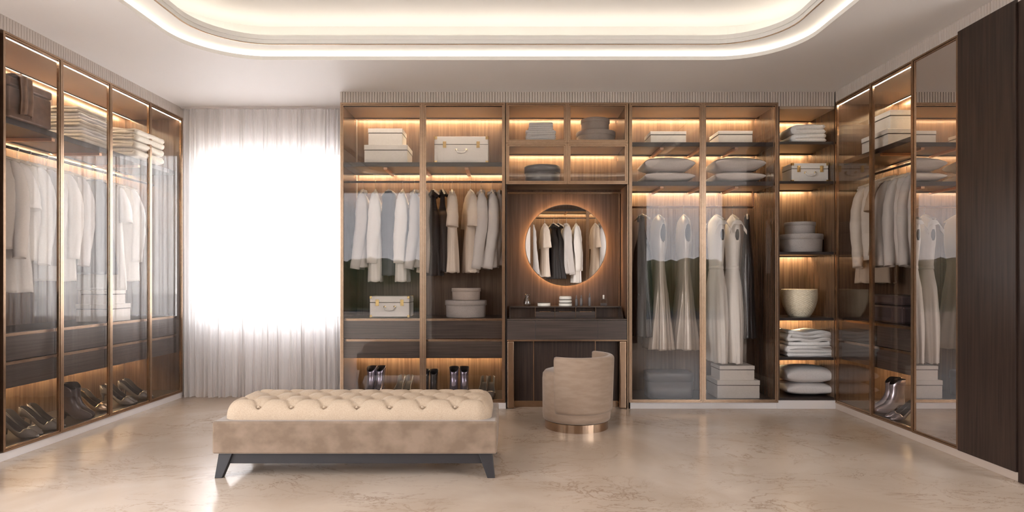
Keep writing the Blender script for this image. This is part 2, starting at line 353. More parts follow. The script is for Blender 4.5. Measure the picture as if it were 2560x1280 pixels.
# ------------------------------------------------------------------ cabinets (local frame: x along the front, y into the unit)
ZB, ZT = .058, 2.9
def door(e, x0, x1, z0, z1, glass='door_glass', w_=.030, y=0):
    f = MB(); a = w_*.55
    def ring(i, j, ya, yb):
        f.box(x0+i, x0+j, y+ya, y+yb, z0+i, z1-i).box(x1-j, x1-i, y+ya, y+yb, z0+i, z1-i)
        f.box(x0+j, x1-j, y+ya, y+yb, z0+i, z0+j).box(x0+j, x1-j, y+ya, y+yb, z1-j, z1-i)
    ring(.0012, a, 0, .024); ring(a, a+.003, .009, .024); ring(a+.003, w_, .004, .022)
    d = f.build('door', 'bronze', e)
    if glass: box('glass_pane' if glass == 'door_glass' else 'mirror_pane', glass, d, x0+w_-.002, x1-w_+.002, y+.011, y+.016, z0+w_-.002, z1-w_+.002)
    return d
def led(e, x0, x1, y, z, lip=True):
    h = MB().box(x0, x1, y-.078, y-.072, z-.009, z).build('led_housing', 'dark_metal', e)
    m = MB(); k = max(1, int((x1-x0)/.16)); p = (x1-x0-.02)/k
    for i in range(k): m.box(x0+.01+i*p, x0+.01+(i+1)*p, y-.066, y-.058, z-.004, z-.0005)
    m.build('led_strip', 'led_warm', h)
def carcass(e, w_, d, z0=ZB, z1=ZT, y0=.027, t=.018, sides='walnut_side', back='walnut', top='carcass_top'):
    box('side_panel', sides, e, 0, t, y0, d, z0, z1); box('side_panel', sides, e, w_-t, w_, y0, d, z0, z1)
    box('back_panel', back, e, t, w_-t, d-.012, d, z0, z1)
    box('top_panel', top, e, t, w_-t, y0, d-.012, z1-.022, z1); box('bottom_panel', 'shelf_dark', e, t, w_-t, y0, d-.012, z0, z0+.022)
emis('led_front', (1.0, .86, .70), 42.0)
def led_front(e, x0, x1, z, lip=.004):
    h = MB().box(x0, x1, .030, .034, z-lip, z).build('led_housing', 'dark_metal', e); m = MB(); k = max(1, int((x1-x0)/.2)); p = (x1-x0)/k
    for i in range(k): m.box(x0+i*p, x0+(i+1)*p, .036, .046, z-.004, z-.0005)
    m.build('led_strip', 'led_front', h)
def shelf(e, x0, x1, z, d, y0=.075, t=.042, brackets=(), m='shelf_dark', lit=True):
    box('shelf', m, e, x0, x1, y0, d-.012, z-t, z, .0015)
    for b in brackets: box('shelf_bracket', 'copper_rail', e, b-.017, b+.017, y0+.03, d-.06, z-t-.022, z-t, .001)
    if lit: led(e, x0, x1, d-.012, z-t)
def rail(e, x0, x1, y, z, m='dark_metal'):
    MB().tube([(x0, y, z), (x1, y, z)], .011, 12).build('hanging_rail', m, e, smooth=True)
def drawers(e, bays, d):
    for i, (a, b) in enumerate(bays): 
        for z0, z1 in ((.642, .832), (.471, .637-.0)):
            z1 = min(z1, .832) if z0 > .6 else .635
            dr = box('drawer', 'drawer_wood', e, a+.003, b-.003, .055, d-.1, z0+.002+(.018 if z0 > .6 else 0), z1-.002, .001)
            box('drawer_trim', 'bronze', dr, a+.003, b-.003, .050, .056, z1-.001, z1+.020)
    a, b = bays[0][0], bays[-1][1]
    box('counter', 'dark_wood', e, a, b, .055, d-.012, .8335, .857, .001)
    led(e, a, b, d-.012, .470)
DEP = .575
# left part of the far wall: two glazed doors, drawers, shoe bay
xL0, xLm, xL1 = X(850, D), X(1057, D), X(1263, D)
LW = thing('glazed_wardrobe', 'tall two-door glazed wardrobe between the curtain and the dressing table, jackets above two drawers', 'wardrobe', (xL0, D, 0))
WL = xL1-xL0; mL = xLm-xL0
carcass(LW, WL, DEP)
door(LW, 0, mL, ZB, ZT); door(LW, mL, WL, ZB, ZT)
led(LW, .018, WL-.018, DEP-.012, ZT-.022)
shelf(LW, .018, WL-.018, 2.348, DEP, brackets=(mL*.52, mL, mL+(WL-mL)*.52))
led_front(LW, .02, WL-.02, ZT-.022, .012)  # front strip added to light the garments, hidden behind its lip
rail(LW, .018, WL-.018, .29, 2.193)
drawers(LW, ((.018, mL), (mL, WL-.018)), DEP)
# right part of the far wall
xR0, xRm, xR1 = X(1572.5, D), X(1757.5, D), X(1946, D)
RW = thing('glazed_wardrobe', 'tall two-door glazed wardrobe right of the dressing table, long gowns hanging under two pillow shelves', 'wardrobe', (xR0, D, 0))
WR = xR1-xR0; mR = xRm-xR0
carcass(RW, WR, DEP)
door(RW, 0, mR, ZB, ZT); door(RW, mR, WR, ZB, ZT)
led(RW, .018, WR-.018, DEP-.012, ZT-.022)
ZA, ZBs = Z(354, 5.95), Z(452.5, 5.95)
for zz in (ZA, ZBs): shelf(RW, .018, WR-.018, zz, DEP, brackets=(mR*.48, mR+.01, mR+(WR-mR)*.5))
led_front(RW, .02, WR-.02, ZT-.022, .012)  # hidden front strip added to brighten the gowns from the front
rail(RW, .018, WR-.12, .29, 1.943, 'copper_rail')
box('rail_support', 'copper_rail', RW, WR-.135, WR-.125, .28, .30, 1.93, ZBs-.042)
# open shelf unit
OU = thing('open_shelf_unit', 'narrow open shelving in the far right corner, six lit shelves with basket and pillows', 'shelving', (xR1+.002, D, 0))
WO = XR+.02-xR1-.002
carcass(OU, WO, DEP, z0=.08, z1=2.866, y0=.02)
led(OU, .018, WO-.018, DEP-.012, 2.866-.022)
OZ = [Z(354, D+.03), Z(452.5, D+.03), Z(629.5, D+.03), Z(794.5, D+.03), Z(893.5, D+.03)]
for zz in OZ: shelf(OU, .018, WO-.018, zz, DEP, y0=.03, t=.026)
# cabinets above the dressing table
xV0, xV1 = X(1264.5, D), X(1571, D); WV = xV1-xV0; mV = X(1418, D)-xV0
VU = thing('overhead_cabinet', 'row of four glazed flap cupboards above the round mirror', 'cabinet', (xV0, D, 0))
zu0, zu1, zum = Z(460.5, D), ZT, Z(357.5, D)
carcass(VU, WV, DEP, z0=zu0, z1=zu1)
for a, b in ((0, mV), (mV, WV)):
    for q, r_ in ((zu0, zum), (zum, zu1)): door(VU, a, b, q, r_, w_=.032)
led(VU, .018, WV-.018, DEP-.012, zu1-.022); 
shelf(VU, .018, WV-.018, zum+.01, DEP, t=.02, m='carcass_top')
# dressing alcove panelling
AP = thing('alcove_panelling', 'dark wood panelling with bronze edge strips behind the dressing table', 'panelling', (xV0, D, 0))
YA = .36
box('back_panel', 'alcove_wood', AP, .0, WV, YA, YA+.02, .0, zu0)
box('side_panel', 'dark_wood', AP, 0, .008, .03, YA, .0, zu0); box('side_panel', 'alcove_wood', AP, WV-.008, WV, .03, YA, .0, zu0)
box('edge_strip', 'bronze', AP, .012, WV-.012, YA-.012, YA, zu0-.045, zu0-.025); box('edge_strip', 'bronze', AP, WV-.035, WV-.02, YA-.012, YA, 0, zu0-.045)
box('front_strip', 'bronze', AP, WV-.010, WV, .0, .028, .0, zu0); box('front_strip', 'dark_metal', AP, 0, .006, .0, .028, .0, zu0)

# side wardrobes
YL0, YL1 = 4.186, 6.469
LS = thing('side_wardrobe', 'four-door glazed wardrobe along the left wall, garments above drawers and shoes', 'wardrobe', (XL, YL0, 0), PI/2)
posts = [0]+[5324/(1280-p)-YL0 for p in (155, 278, 377)]+[YL1-YL0]
carcass(LS, posts[-1], .60)
for i in range(4): door(LS, posts[i], posts[i+1], ZB, ZT, w_=.026)
led(LS, .018, posts[-1]-.018, .588, ZT-.022)
shelf(LS, .018, posts[-1]-.018, 2.348, .60, brackets=(.6, 1.15, 1.7))
led_front(LS, .02, posts[-1]-.02, ZT-.022)
rail(LS, .018, posts[-1]-.018, .30, 2.20)
drawers(LS, ((.018, posts[1]), (posts[1], posts[2]), (posts[2], posts[3]), (posts[3], posts[4]-.018)), .60)
YR1 = D; rp = [0]+[D-4765.9/(p-1280) for p in (2176, 2281)]+[D-4.262]
RS = thing('side_wardrobe', 'glazed wardrobe with a mirror door along the right wall, blazers above drawers and shoes', 'wardrobe', (XR, D, 0), -PI/2)
carcass(RS, rp[-1], .60)
door(RS, rp[0], rp[1], ZB, ZT, w_=.026); door(RS, rp[1], rp[2], ZB, ZT, w_=.026); door(RS, rp[2]+.004, rp[3], ZB, ZT, 'mirror_door', w_=.026, y=-.008)
box('partition', 'walnut_side', RS, rp[2]-.010, rp[2]+.008, .03, .588, ZB+.022, ZT-.022)
for (a, b) in ((.018, rp[2]-.010),):
    led_front(RS, a, b, ZT-.022); led(RS, a, b, .588, ZT-.022); shelf(RS, a, b, 2.348, .60, brackets=(rp[1]-.02,)); rail(RS, a, b, .30, 2.20)
    drawers(RS, ((a, rp[1]), (rp[1], b)), .60)
WP = thing('tall_panel_door', 'tall plain dark wood panel door at the right end beside the mirror door', 'panel', (XR, D-rp[-1]-.003, 0), -PI/2)
box('door_leaf', 'dark_wood', WP, 0, .49, -.014, .03, ZB, 2.915, .001); box('side_panel', 'dark_wood', WP, 0, .49, .03, .62, ZB, 2.9)
box('end_panel', 'dark_wood', WP, .492, .56, -.0, .62, 0.0, 2.9)

# ------------------------------------------------------------------ curtain
def curtain():
    x0, x1, zt = -3.385, -1.60, 2.985; nz = 40; n = 560
    rnd = random.Random(5); ph = [rnd.uniform(-.5, .5) for _ in range(80)]
    def fn(u, v):
        x = x0+(x1-x0)*u; z = .012+(zt-.012)*v; k = u*30.2+.32*math.sin(u*37)+.22*math.sin(u*91+1)+.32; i = int(k); t = k-i
        p = ph[i]*(1-t)+ph[i+1]*t; a = (.021+.009*math.sin(k*1.9))*(1-.30*v)
        y = 6.44+a*math.sin(2*PI*k+p*1.3*(1-v))+.006*math.sin(2*PI*k*2.3+5*v*p)+.010*(1-v)*math.sin(k*.9)
        return (x+.008*(1-v)*math.sin(k*3.1+v*2), y, z+(.006*math.sin(2*PI*k*.5+1) if v == 0 else 0))
    e = thing('sheer_curtain', 'floor-length sheer white pleated curtain glowing with daylight', 'curtain', (0, 0, 0))
    MB().grid(fn, n, nz).build('curtain_cloth', 'sheer', e, smooth=True)
    box('curtain_track', 'plinth_white', e, -3.40, -1.60, 6.40, 6.48, 2.985, 2.9995)
curtain()

# ------------------------------------------------------------------ boxes, cases, towels, pillows
def gift_box(label, px0, px1, ytop, z0, Yf, dep, group=None, loc=None, w_=None, h=None, rot=0, cat='box'):
    if loc is None:
        xa, xb = X(px0, Yf), X(px1, Yf); w_ = xb-xa; h = Z(ytop, Yf)-z0; loc = ((xa+xb)/2, Yf+dep/2, z0)
    e = thing('storage_box', label, cat, loc, rot, group); hl = h*.26
    box('body', 'box_cream', e, -w_/2+.003, w_/2-.003, -dep/2+.003, dep/2-.003, 0, h-hl-.007, .0015)
    box('seam', 'box_gap', e, -w_/2+.006, w_/2-.006, -dep/2+.004, dep/2-.004, h-hl-.009, h-hl+.002)
    box('lid', 'box_cream', e, -w_/2, w_/2, -dep/2, dep/2, h-hl, h, .0025); return e
def round_box(label, px0, px1, ytop, z0, Yc, m='felt_grey', lidf=.3, taper=.94, group=None, w_=None, loc=None, h=None):
    if loc is None:
        r = (X(px1, Yc)-X(px0, Yc))/2; h = Z(ytop, Yc-r*.5)-z0; loc = (X((px0+px1)/2, Yc), Yc, z0)
    else: r = w_/2
    e = thing('round_box', label, 'hatbox', loc, 0, group); hl = h*lidf
    MB().lathe([(r*taper*.98, 0), (r*taper, .004), (r*.96, h-.012), (r*.94, h-.010)], 56).build('body', m, e, smooth=True, bevel=0)
    MB().lathe([(r*.965, h-hl), (r, h-hl+.002), (r, h-.006), (r*.985, h-.001), (r*.97, h), (.01, h+.001)], 56).build('lid', m, e, smooth=True); return e
def suitcase(label, w_, h, d, loc, rot=0, m='case_white'):
    e = thing('vanity_case', label, 'case', loc, rot); hl = h*.30; b = .012
    box('body', m, e, -w_/2, w_/2, -d/2, d/2, 0.004, h-hl-.0015, b*.5); box('lid', m, e, -w_/2, w_/2, -d/2, d/2, h-hl+.0015, h, b*.5)
    box('seam', 'box_gap', e, -w_/2+.004, w_/2-.004, -d/2+.004, d/2-.004, h-hl-.003, h-hl+.003)
    s = .030 if w_ > .45 else .024
    for sx in (-1, 1):
        for z0, z1 in ((0, s), (h-s, h+.002)):
            for sy in (-1, 1):
                xa, xb = sorted((sx*(w_/2+.002), sx*(w_/2+.002-s))); ya, yb = sorted((sy*(d/2+.002), sy*(d/2+.002-s)))
                f = MB()
                # an L of three thin plates wrapping the corner
                f.box(xa, xb, *(sorted((sy*(d/2+.002), sy*(d/2-.002)))), z0, z1)
                f.box(*(sorted((sx*(w_/2+.002), sx*(w_/2-.002)))), ya, yb, z0, z1)
                f.box(xa, xb, ya, yb, (z0 if z0 == 0 else z1-.003), (z0+.003 if z0 == 0 else z1))
                f.build('corner_cap', 'brass', e, bevel=.001)
        x = sx*w_*.31
        la = box('latch', 'brass', e, x-.016, x+.016, -d/2-.006, -d/2+.001, h-hl-.032, h-hl+.030, .002)
        box('latch_tongue', 'brass', la, x-.008, x+.008, -d/2-.010, -d/2-.005, h-hl-.022, h-hl+.020, .002)
    zc = h*.50; y = -d/2-.004
    pts = [(-.048, y, zc), (-.046, y-.012, zc-.008), (-.034, y-.016, zc-.026), (0, y-.017, zc-.031), (.034, y-.016, zc-.026), (.046, y-.012, zc-.008), (.048, y, zc)]
    hd = MB().tube(pts, [.006, .007, .0085, .009, .0085, .007, .006], 10).build('handle', m, e, smooth=True)
    for sx in (-1, 1): MB().lathe([(.011, 0), (.011, .004), (.006, .007)], 14).build('handle_mount', 'brass', hd, smooth=False).matrix_basis = __import__('mathutils').Matrix.Translation((sx*.048, -d/2, zc)) @ __import__('mathutils').Matrix.Rotation(PI/2, 4, 'X')
    return e
def folded(name, label, w_, d, th, layers, loc, rot=0, m='towel_white', seed=0, cat='towel', group=None, loopy=0.0):
    rnd = random.Random(seed); t = th/layers; r = t/2; cl = []
    for k in range(layers):
        z = r+k*t; a, b = -w_/2+r*1.4+rnd.uniform(0, .014), w_/2-r*1.4-rnd.uniform(0, .014)
        xs = [a+(b-a)*i/14 for i in range(15)]
        if k % 2: xs = xs[::-1]
        f = rnd.uniform(0, 6); am = loopy*t
        for x in xs: cl.append((x, z+am*math.sin(x*22+f)*(0 if k == 0 else 1)))
        if k < layers-1:
            sx = 1 if k % 2 == 0 else -1; xe = xs[-1]
            for q in (-60, -30, 0, 30, 60):
                cl.append((xe+sx*t*.5*math.cos(math.radians(q))*1.15+0, z+t/2+t/2*math.sin(math.radians(q))))
    hh = t*.47; up, dn = [], []
    for i, (x, z) in enumerate(cl):
        x0, z0 = cl[max(0, i-1)]; x1, z1 = cl[min(len(cl)-1, i+1)]; l = math.hypot(x1-x0, z1-z0) or 1
        nx, nz = -(z1-z0)/l, (x1-x0)/l; up.append((x+nx*hh, z+nz*hh)); dn.append((x-nx*hh, z-nz*hh))
    def cap(p, q, s): 
        mx, mz = (p[0]+q[0])/2, (p[1]+q[1])/2; return (mx+s*hh*.8, mz)
    s0 = -1; s1 = 1 if (layers % 2 == 1) else -1
    ol = [cap(up[0], dn[0], s0)]+up+[cap(up[-1], dn[-1], s1)]+dn[::-1]
    rings = []; ny = 9
    for j in range(ny+1):
        v = j/ny; y = -d/2+d*v; e_ = 1 if 0 < j < ny else .0
        wob = .004*math.sin(v*9+seed)
        rings.append([(x+wob*math.sin(z*90), y+.004*math.sin(x*30+z*60+seed), max(0.0005, z+.0015*math.sin(v*14+x*25))) for x, z in ol])
    mb = MB().loft(rings); e = thing(name, label, cat, loc, rot, group)
    mb.build('cloth_fold', m, e, smooth=True, bevel=0)
    return e
def pillow(label, w_, d, h, loc, rot=0, m='linen', seed=0, group=None):
    rnd = random.Random(seed); f = rnd.uniform(0, 6)
    def fn(sgn):
        def g(u, v):
            a, b = math.sin((u-.5)*PI), math.sin((v-.5)*PI)
            k = (max(0, 1-a*a)**.5*max(0, 1-b*b)**.5)**.62
            pin = 1-.10*(1-abs(a)**2)*abs(b)**4; pin2 = 1-.09*(1-abs(b)**2)*abs(a)**4
            wr = .0035*math.sin(a*16+b*9+f)*k*(abs(a)**2+.2)
            return (a*w_/2*pin2, b*d/2*pin, h/2+sgn*(h/2*k+wr))
        return g
    e = thing('pillow', label, 'pillow', loc, rot, group); mb = MB().grid(fn(1), 36, 26); mb.grid(fn(-1), 36, 26)
    o = mb.build('cushion', m, e, smooth=True); 
    bm = bmesh.new(); bm.from_mesh(o.data); bmesh.ops.remove_doubles(bm, verts=bm.verts, dist=1e-5); bmesh.ops.recalc_face_normals(bm, faces=bm.faces); bm.to_mesh(o.data); bm.free()
    return e
ZS = 2.3485
gift_box('lower and larger cream lidded box on the top shelf nearest the curtain', 910, 1019, 362, ZS, 6.05, .30)
gift_box('smaller cream lidded box stacked on the larger one, top shelf nearest the curtain', 920, 1006, 321, Z(362, 6.05)+.0005, 6.07, .25)
suitcase('large white travel case with brass corners on the top shelf above the black slip dresses', .525, .265, .26, (X(1156, 6.18), 6.18, ZS))
suitcase('bright white case with brass latches on the drawer counter left of the round boxes', .385, .205, .24, (X(980, 6.15), 6.15, .858))
suitcase('small white case on the second shelf of the open corner shelving', .355, .185, .22, (X(2012, 6.12), 6.12, OZ[1]+.0005))
round_box('wide grey round box under the taupe one on the counter beside the white case', 1113, 1217, 751, .858, 6.15)
round_box('small taupe round box on top of the wide grey one on the drawer counter', 1129, 1202, 720, Z(751, 6.05)+.002, 6.15, 'felt_taupe')
round_box('wide grey round box on the third open corner shelf', 1949, 2053, 585, OZ[2]+.0005, 6.13)
round_box('small grey round box stacked on the wide one on the open corner shelf', 1963, 2036, 555, Z(585, 6.03)+.002, 6.13)
zt_ = zum+.0105
round_box('broad low grey round box at the bottom right of the upper cupboards', 1440, 1538, 327, zt_, 6.2, 'felt_taupe', taper=.97)
round_box('smaller lidded round box stacked above the broad one in the upper right cupboard', 1452, 1524, 296, Z(327, 6.11)+.002, 6.2, 'felt_taupe')
round_box('dark grey round box alone in the lower left cupboard above the mirror', 1311, 1401, 414, zu0+.0225, 6.15, 'trunk_grey', lidf=.35)
gift_box('flat cream lidded box on the top shelf above the satin gowns', 1626, 1716, 328, ZA+.0005, 6.05, .28)
gift_box('flat cream lidded box on the top shelf above the white gowns', 1796, 1882, 327, ZA+.0005, 6.05, .28)
gift_box('larger white lidded box on the floor of the wardrobe below the white gowns', 1793, 1900, 951, ZB+.0225, 6.0, .33)
gift_box('smaller white lidded box on top of the larger box below the white gowns', 1799, 1887, 914.5, Z(951, 6.0)+.0005, 6.02, .27)
def trunk(label, px0, px1, ytop, z0, Yc, dep):
    w_ = X(px1, Yc)-X(px0, Yc); h = Z(ytop, Yc-dep/2)-z0
    e = thing('rounded_trunk', label, 'box', (X((px0+px1)/2, Yc), Yc, z0))
    def sl(s, z):
        out = []
        for j in range(48):
            a = 2*PI*j/48; ca, sa = math.cos(a), math.sin(a); q = .38
            out.append((s*w_/2*abs(ca)**q*(1 if ca > 0 else -1), s*dep/2*abs(sa)**q*(1 if sa > 0 else -1), z))
        return out
    MB().loft([sl(.93, 0), sl(.96, .006), sl(.97, h*.66)]).build('body', 'trunk_grey', e, smooth=True)
    MB().loft([sl(.975, h*.66), sl(1, h*.665), sl(1, h*.94), sl(.99, h*.98), sl(.96, h)]).build('lid', 'trunk_grey', e, smooth=True)
trunk('dark grey rounded trunk on the wardrobe floor below the satin gowns', 1613, 1728, 934, ZB+.0225, 6.12, .30)
# towels and linen
tw = (.326, .30, .325, .30)
z = zt_
for i, (w_, th) in enumerate(((.315, .044), (.30, .043), (.305, .042), (.25, .036), (.235, .034))):
    folded('folded_towel', ['bottom towel of the white stack in the upper left cupboard over the mirror', 'second towel from the bottom in the cupboard stack over the mirror', 'middle towel of the white stack in the upper left cupboard',
            'second towel from the top in the upper left cupboard stack', 'topmost small white towel in the upper left cupboard over the mirror'][i], w_, .26, th, 2, (X(1350, 6.1)+.006*(i % 2), 6.1, z), 0 if i % 2 == 0 else PI, seed=i, group='towels in the upper left cupboard')
    z += th+.0008
for i, t_ in enumerate(('lower folded white towel on the top open corner shelf', 'upper folded white towel on the top open corner shelf')):
    folded('folded_towel', t_, .355-.02*i, .30, .078+.01*i, 2, (X(2008, 6.1)-.005*i, 6.1, OZ[0]+.0005+i*.0795), PI, seed=20+i, group='towels on the top corner shelf')
folded('folded_blanket', 'lower folded white blanket beneath the loosely looped one in the corner shelving', .46, .36, .105, 3, (X(2004, 6.15), 6.15, OZ[4]+.0005), 0, seed=31, cat='blanket')
folded('folded_blanket', 'loosely looped white blanket on top of the neat one, under the wicker basket shelf', .43, .34, .135, 4, (X(2004, 6.15), 6.15, OZ[4]+.107), 0, seed=32, cat='blanket', loopy=.32)
for i, t_ in enumerate(('bottom pillow of the pair at the foot of the open corner shelving', 'top pillow of the pair at the foot of the open corner shelving')):
    pillow(t_, .50, .42, .125+.045*i, (X(2008, 6.17), 6.17, .103+i*.112), seed=i)
for k, (cx, nm) in enumerate(((1664, 'above the satin gowns'), (1835.5, 'above the white gowns'))):
    for i in range(2):
        pillow(('bottom' if i == 0 else 'top')+' grey linen pillow of the pair on the shelf '+nm, .485, .36, .105+.045*i, (X(cx, 6.15), 6.15, ZBs+.001+i*.100), seed=5+i+2*k)
def basket(label, px0, px1, ytop, z0, Yc):
    r = (X(px1, Yc)-X(px0, Yc))/2; h = Z(ytop, Yc-r)-z0; e = thing('wicker_basket', label, 'basket', (X((px0+px1)/2, Yc), Yc, z0))
    prof = lambda t: r*(.55+.45*math.sin(min(1, t*1.25)*PI/2)**.8) if t < .8 else r*(1.0-.02*(t-.8))
    n, rows = 104, 26; rings = []
    for k in range(rows*3+1):
        t = k/(rows*3); row = k//3; ph = k % 3
        bulge = math.sin(((k % 3)+.5)/3*PI)
        R = [r*0]*n
        ring = []
        for j in range(n):
            a = 2*PI*j/n; wv = .0045*math.cos(j*PI/2+row*PI)*bulge
            rad = prof(t)+wv+.002*bulge; ring.append((rad*math.cos(a), rad*math.sin(a), t*h))
        rings.append(ring)
    inner = [[(p[0]*.95, p[1]*.95, p[2]) for p in rr_] for rr_ in rings[::-6]]
    MB().loft(rings+inner).build('woven_body', 'wicker', e, smooth=True)
    MB().lathe([(r*.93, h-.006), (r*1.0, h-.008), (r*1.015, h), (r*1.0, h+.006), (r*.94, h+.004)], 60).build('rim', 'wicker', e, smooth=True)
basket('round cream wicker basket on the open corner shelf', 1957, 2039, 725, OZ[3]+.0005, 6.13)

# side wardrobe shelf and counter contents
XA = XL-.06
def stack_left(items, Y, x, z): pass
zz = ZS
for i, th in enumerate((.062, .06, .056, .054, .05)):
    folded('folded_towel', ['bottom', 'second lowest', 'middle', 'second highest', 'topmost'][i]+' cream white towel of the tall stack on the left wardrobe shelf', .40-.012*i, .36, th, 2, (-3.66-.005*i, 5.24+.01*(i % 2), zz), PI, seed=40+i, m='towel_cream' if i % 2 == 0 else 'towel_white', group='towels on the left wardrobe shelf')
    zz += th+.001
zz = ZS
for i, (th, ly, lp) in enumerate(((.075, 2, 0), (.07, 2, 0), (.105, 4, .3))):
    folded('folded_blanket', ['bottom', 'middle', 'topmost loosely looped'][i]+' cream blanket on the left wardrobe shelf near the curtain', .42, .46, th, ly, (-3.64+.01*i, 5.90-.01*i, zz), 0, seed=50+i, m='towel_cream', cat='blanket', loopy=lp)
    zz += th+.001
# draped brown satin over a dark box
e = thing('storage_box', 'dark brown box under draped satin at the near end of the left wardrobe shelf', 'box', (-3.66, 4.50, ZS))
box('body', 'brown_satin', e, -.19, .19, -.20, .20, 0, .22, .012); box('lid', 'brown_satin', e, -.195, .195, -.205, .205, .222, .285, .014)
def drape(u, v):
    s = -1+2*u; t = v; x = .215*max(-1, min(1, s*1.6)); dn = max(0, abs(s)*1.6-1)
    y = -.16+.13*t+.012*math.sin(s*9); f = .014*math.sin(t*PI*5+s*2)
    return (x+(f if dn else 0)+(.014 if s > 0 else -.014)*(dn > 0), y, .300-dn*.46+f*(0.6 if not dn else 0)+.015*math.sin(t*PI))
tag(MB().grid(drape, 40, 24).build('satin_throw', 'brown_satin', smooth=True, solid=.006), 'copper brown satin throw draped over the dark box on the left shelf', 'throw').location = (-3.66, 4.50, ZS)
gift_box('larger white lidded box on the left wardrobe counter, seen through the second door', 0, 0, 0, 0, 0, .30, loc=(-3.64, 5.56, .858), w_=.30, h=.15, rot=0)
gift_box('smaller white lidded box on top of the larger box on the left wardrobe counter', 0, 0, 0, 0, 0, .25, loc=(-3.64, 5.56, 1.0085), w_=.24, h=.12, rot=0)
gift_box('larger cream box lit from behind on the right wardrobe top shelf', 0, 0, 0, 0, 0, .40, loc=(3.38, 5.46, ZS), w_=.42, h=.15, rot=0)
gift_box('smaller cream box on top of the larger one on the right wardrobe top shelf', 0, 0, 0, 0, 0, .32, loc=(3.39, 5.47, ZS+.1505), w_=.34, h=.17, rot=0)
e = thing('rounded_trunk', 'dark brown leather trunk on the counter of the right wardrobe under the blazers', 'box', (3.37, 5.28, .858))
box('body', 'shoe_dark', e, -.2, .2, -.22, .22, 0, .15, .02); box('lid', 'shoe_dark', e, -.204, .204, -.224, .224, .153, .235, .02)

# ------------------------------------------------------------------ shoes
def pump_proto(m, lab):
    e = thing('high_heel_shoe', lab, 'shoe'); mb = MB(); n = 30; rings = []
    W = [(0, .006), (-.06, .020), (-.15, .031), (-.27, .038), (-.4, .036), (-.6, .026), (-.8, .027), (-.93, .025), (-1.0, .010)]
    def sm(t): t = max(0, min(1, t)); return t*t*(3-2*t)
    for i in range(n+1):
        s = i/n; w_ = lerp(W, -s)[0]; zs = .003+.082*sm((s-.28)/.62); y = -.12+.235*s
        if s < .30: top = .016+.036*sm(s/.28); rim = top*.62; cen = top
        else:
            k = sm((s-.30)/.07); rimh = .034+.022*sm((s-.6)/.4); top = zs+rimh; rim = .052*.62*(1-k)+top*k if s < .37 else top; cen = (.052)*(1-k)+(zs+.006)*k
        mid = zs+(rim-zs)*.5; ins = cen
        half = [(0, zs), (.62, zs), (.9, zs+.004), (1.0, mid), (.97, rim), (.90, rim+(0 if s > .33 else .006)), (.80, (ins+rim)/2 if s < .33 else ins+.004), (.45, ins), ]
        pts = half+[(0, ins)]+[(-a, b) for a, b in half[:0:-1]]
        rings.append([(a*w_, y, b) for a, b in pts])
    mb.loft(rings)
    mb.mi = [1 if (k < n*16 and (k//16) > n*.33 and 5 <= (k % 16) <= 10) else 0 for k in range(len(mb.f))]
    mb.build('upper', [m, 'lining'], e, smooth=True)
    MB().lathe([(.0045, 0), (.005, .004), (.006, .04), (.010, .07), (.018, .088)], 14, 0, .098).build('heel', m, e, smooth=True)
    return e
def boot_proto(m, lab, hh=.06):
    e = thing('ankle_boot', lab, 'shoe'); mb = MB()
    def sm(t): t = max(0, min(1, t)); return t*t*(3-2*t)
    S = [(0, -.122, .100, .034), (.004, -.126, .103, .038), (.02, -.127, .103, .040), (.035, -.118, .102, .039), (.05, -.090, .100, .037), (.068, -.052, .098, .036), (.09, -.022, .097, .036),
         (.12, -.008, .098, .037), (.16, -.006, .102, .041), (.19, -.008, .105, .044), (.193, -.004, .101, .040), (.16, -.001, .097, .036), (.10, .0, .09, .03)]
    rings = []
    for z, y0, y1, w_ in S:
        r = []
        for j in range(28):
            a = 2*PI*j/28; ca, sa = math.cos(a), math.sin(a); y = (y0+y1)/2+(y1-y0)/2*sa; ww = w_
            if z < .06: ww = w_*(1-.42*sm((y-.0)/.06)*.6) * (1 if y > -.07 else 1-.25*((-.07-y)/.055)**2)
            r.append((ww*(abs(ca)**.8)*(1 if ca > 0 else -1), y, z+hh*sm((y+.045)/.10)+.003*math.sin(z*160)*(z > .08)))
        rings.append(r)
    mb.loft(rings); mb.mi = [1 if k//28 >= 10 and k < 28*12 else 0 for k in range(len(mb.f))]; mb.mi[-1] = 1
    mb.build('upper', [m, 'lining'], e, smooth=True)
    MB().hexa([(-.014, .062, 0), (.014, .062, 0), (.014, .092, 0), (-.014, .092, 0)], [(-.024, .045, hh+.004), (.024, .045, hh+.004), (.022, .098, hh+.004), (-.022, .098, hh+.004)]).build('heel', 'shoe_dark', e, bevel=.003)
    return e
SH = {}
def shoe(kind, m, label, loc, rot, group=None, sc=1.0):
    key = (kind, m)
    if key not in SH:
        o = (pump_proto if kind == 'pump' else boot_proto)(m, label); SH[key] = o; index_kids(o)
    else: o = copy_tree(SH[key])
    o.location = loc; o.rotation_euler = (0, 0, rot); o['label'] = label
    if group: o['group'] = group
    elif 'group' in o: del o['group']
    o.scale = (sc, sc, sc)
    return o
zf = ZB+.0225
g1 = 'shoes in the bay nearest the curtain'
for k, px in enumerate((925, 947)): shoe('boot', 'shoe_metal', 'metallic ankle boot nearest the curtain, '+('left' if k == 0 else 'right')+' of its pair', (X(px, 6.16), 6.16+.01*k, zf), math.radians(-10+2*k), sc=1.12)
for k, px in enumerate((997, 1017)): shoe('pump', 'shoe_grey', 'grey high-heeled pump beside the boots nearest the curtain, '+('left' if k == 0 else 'right')+' of its pair', (X(px, 6.18), 6.18, zf), math.radians(-6), sc=1.3)
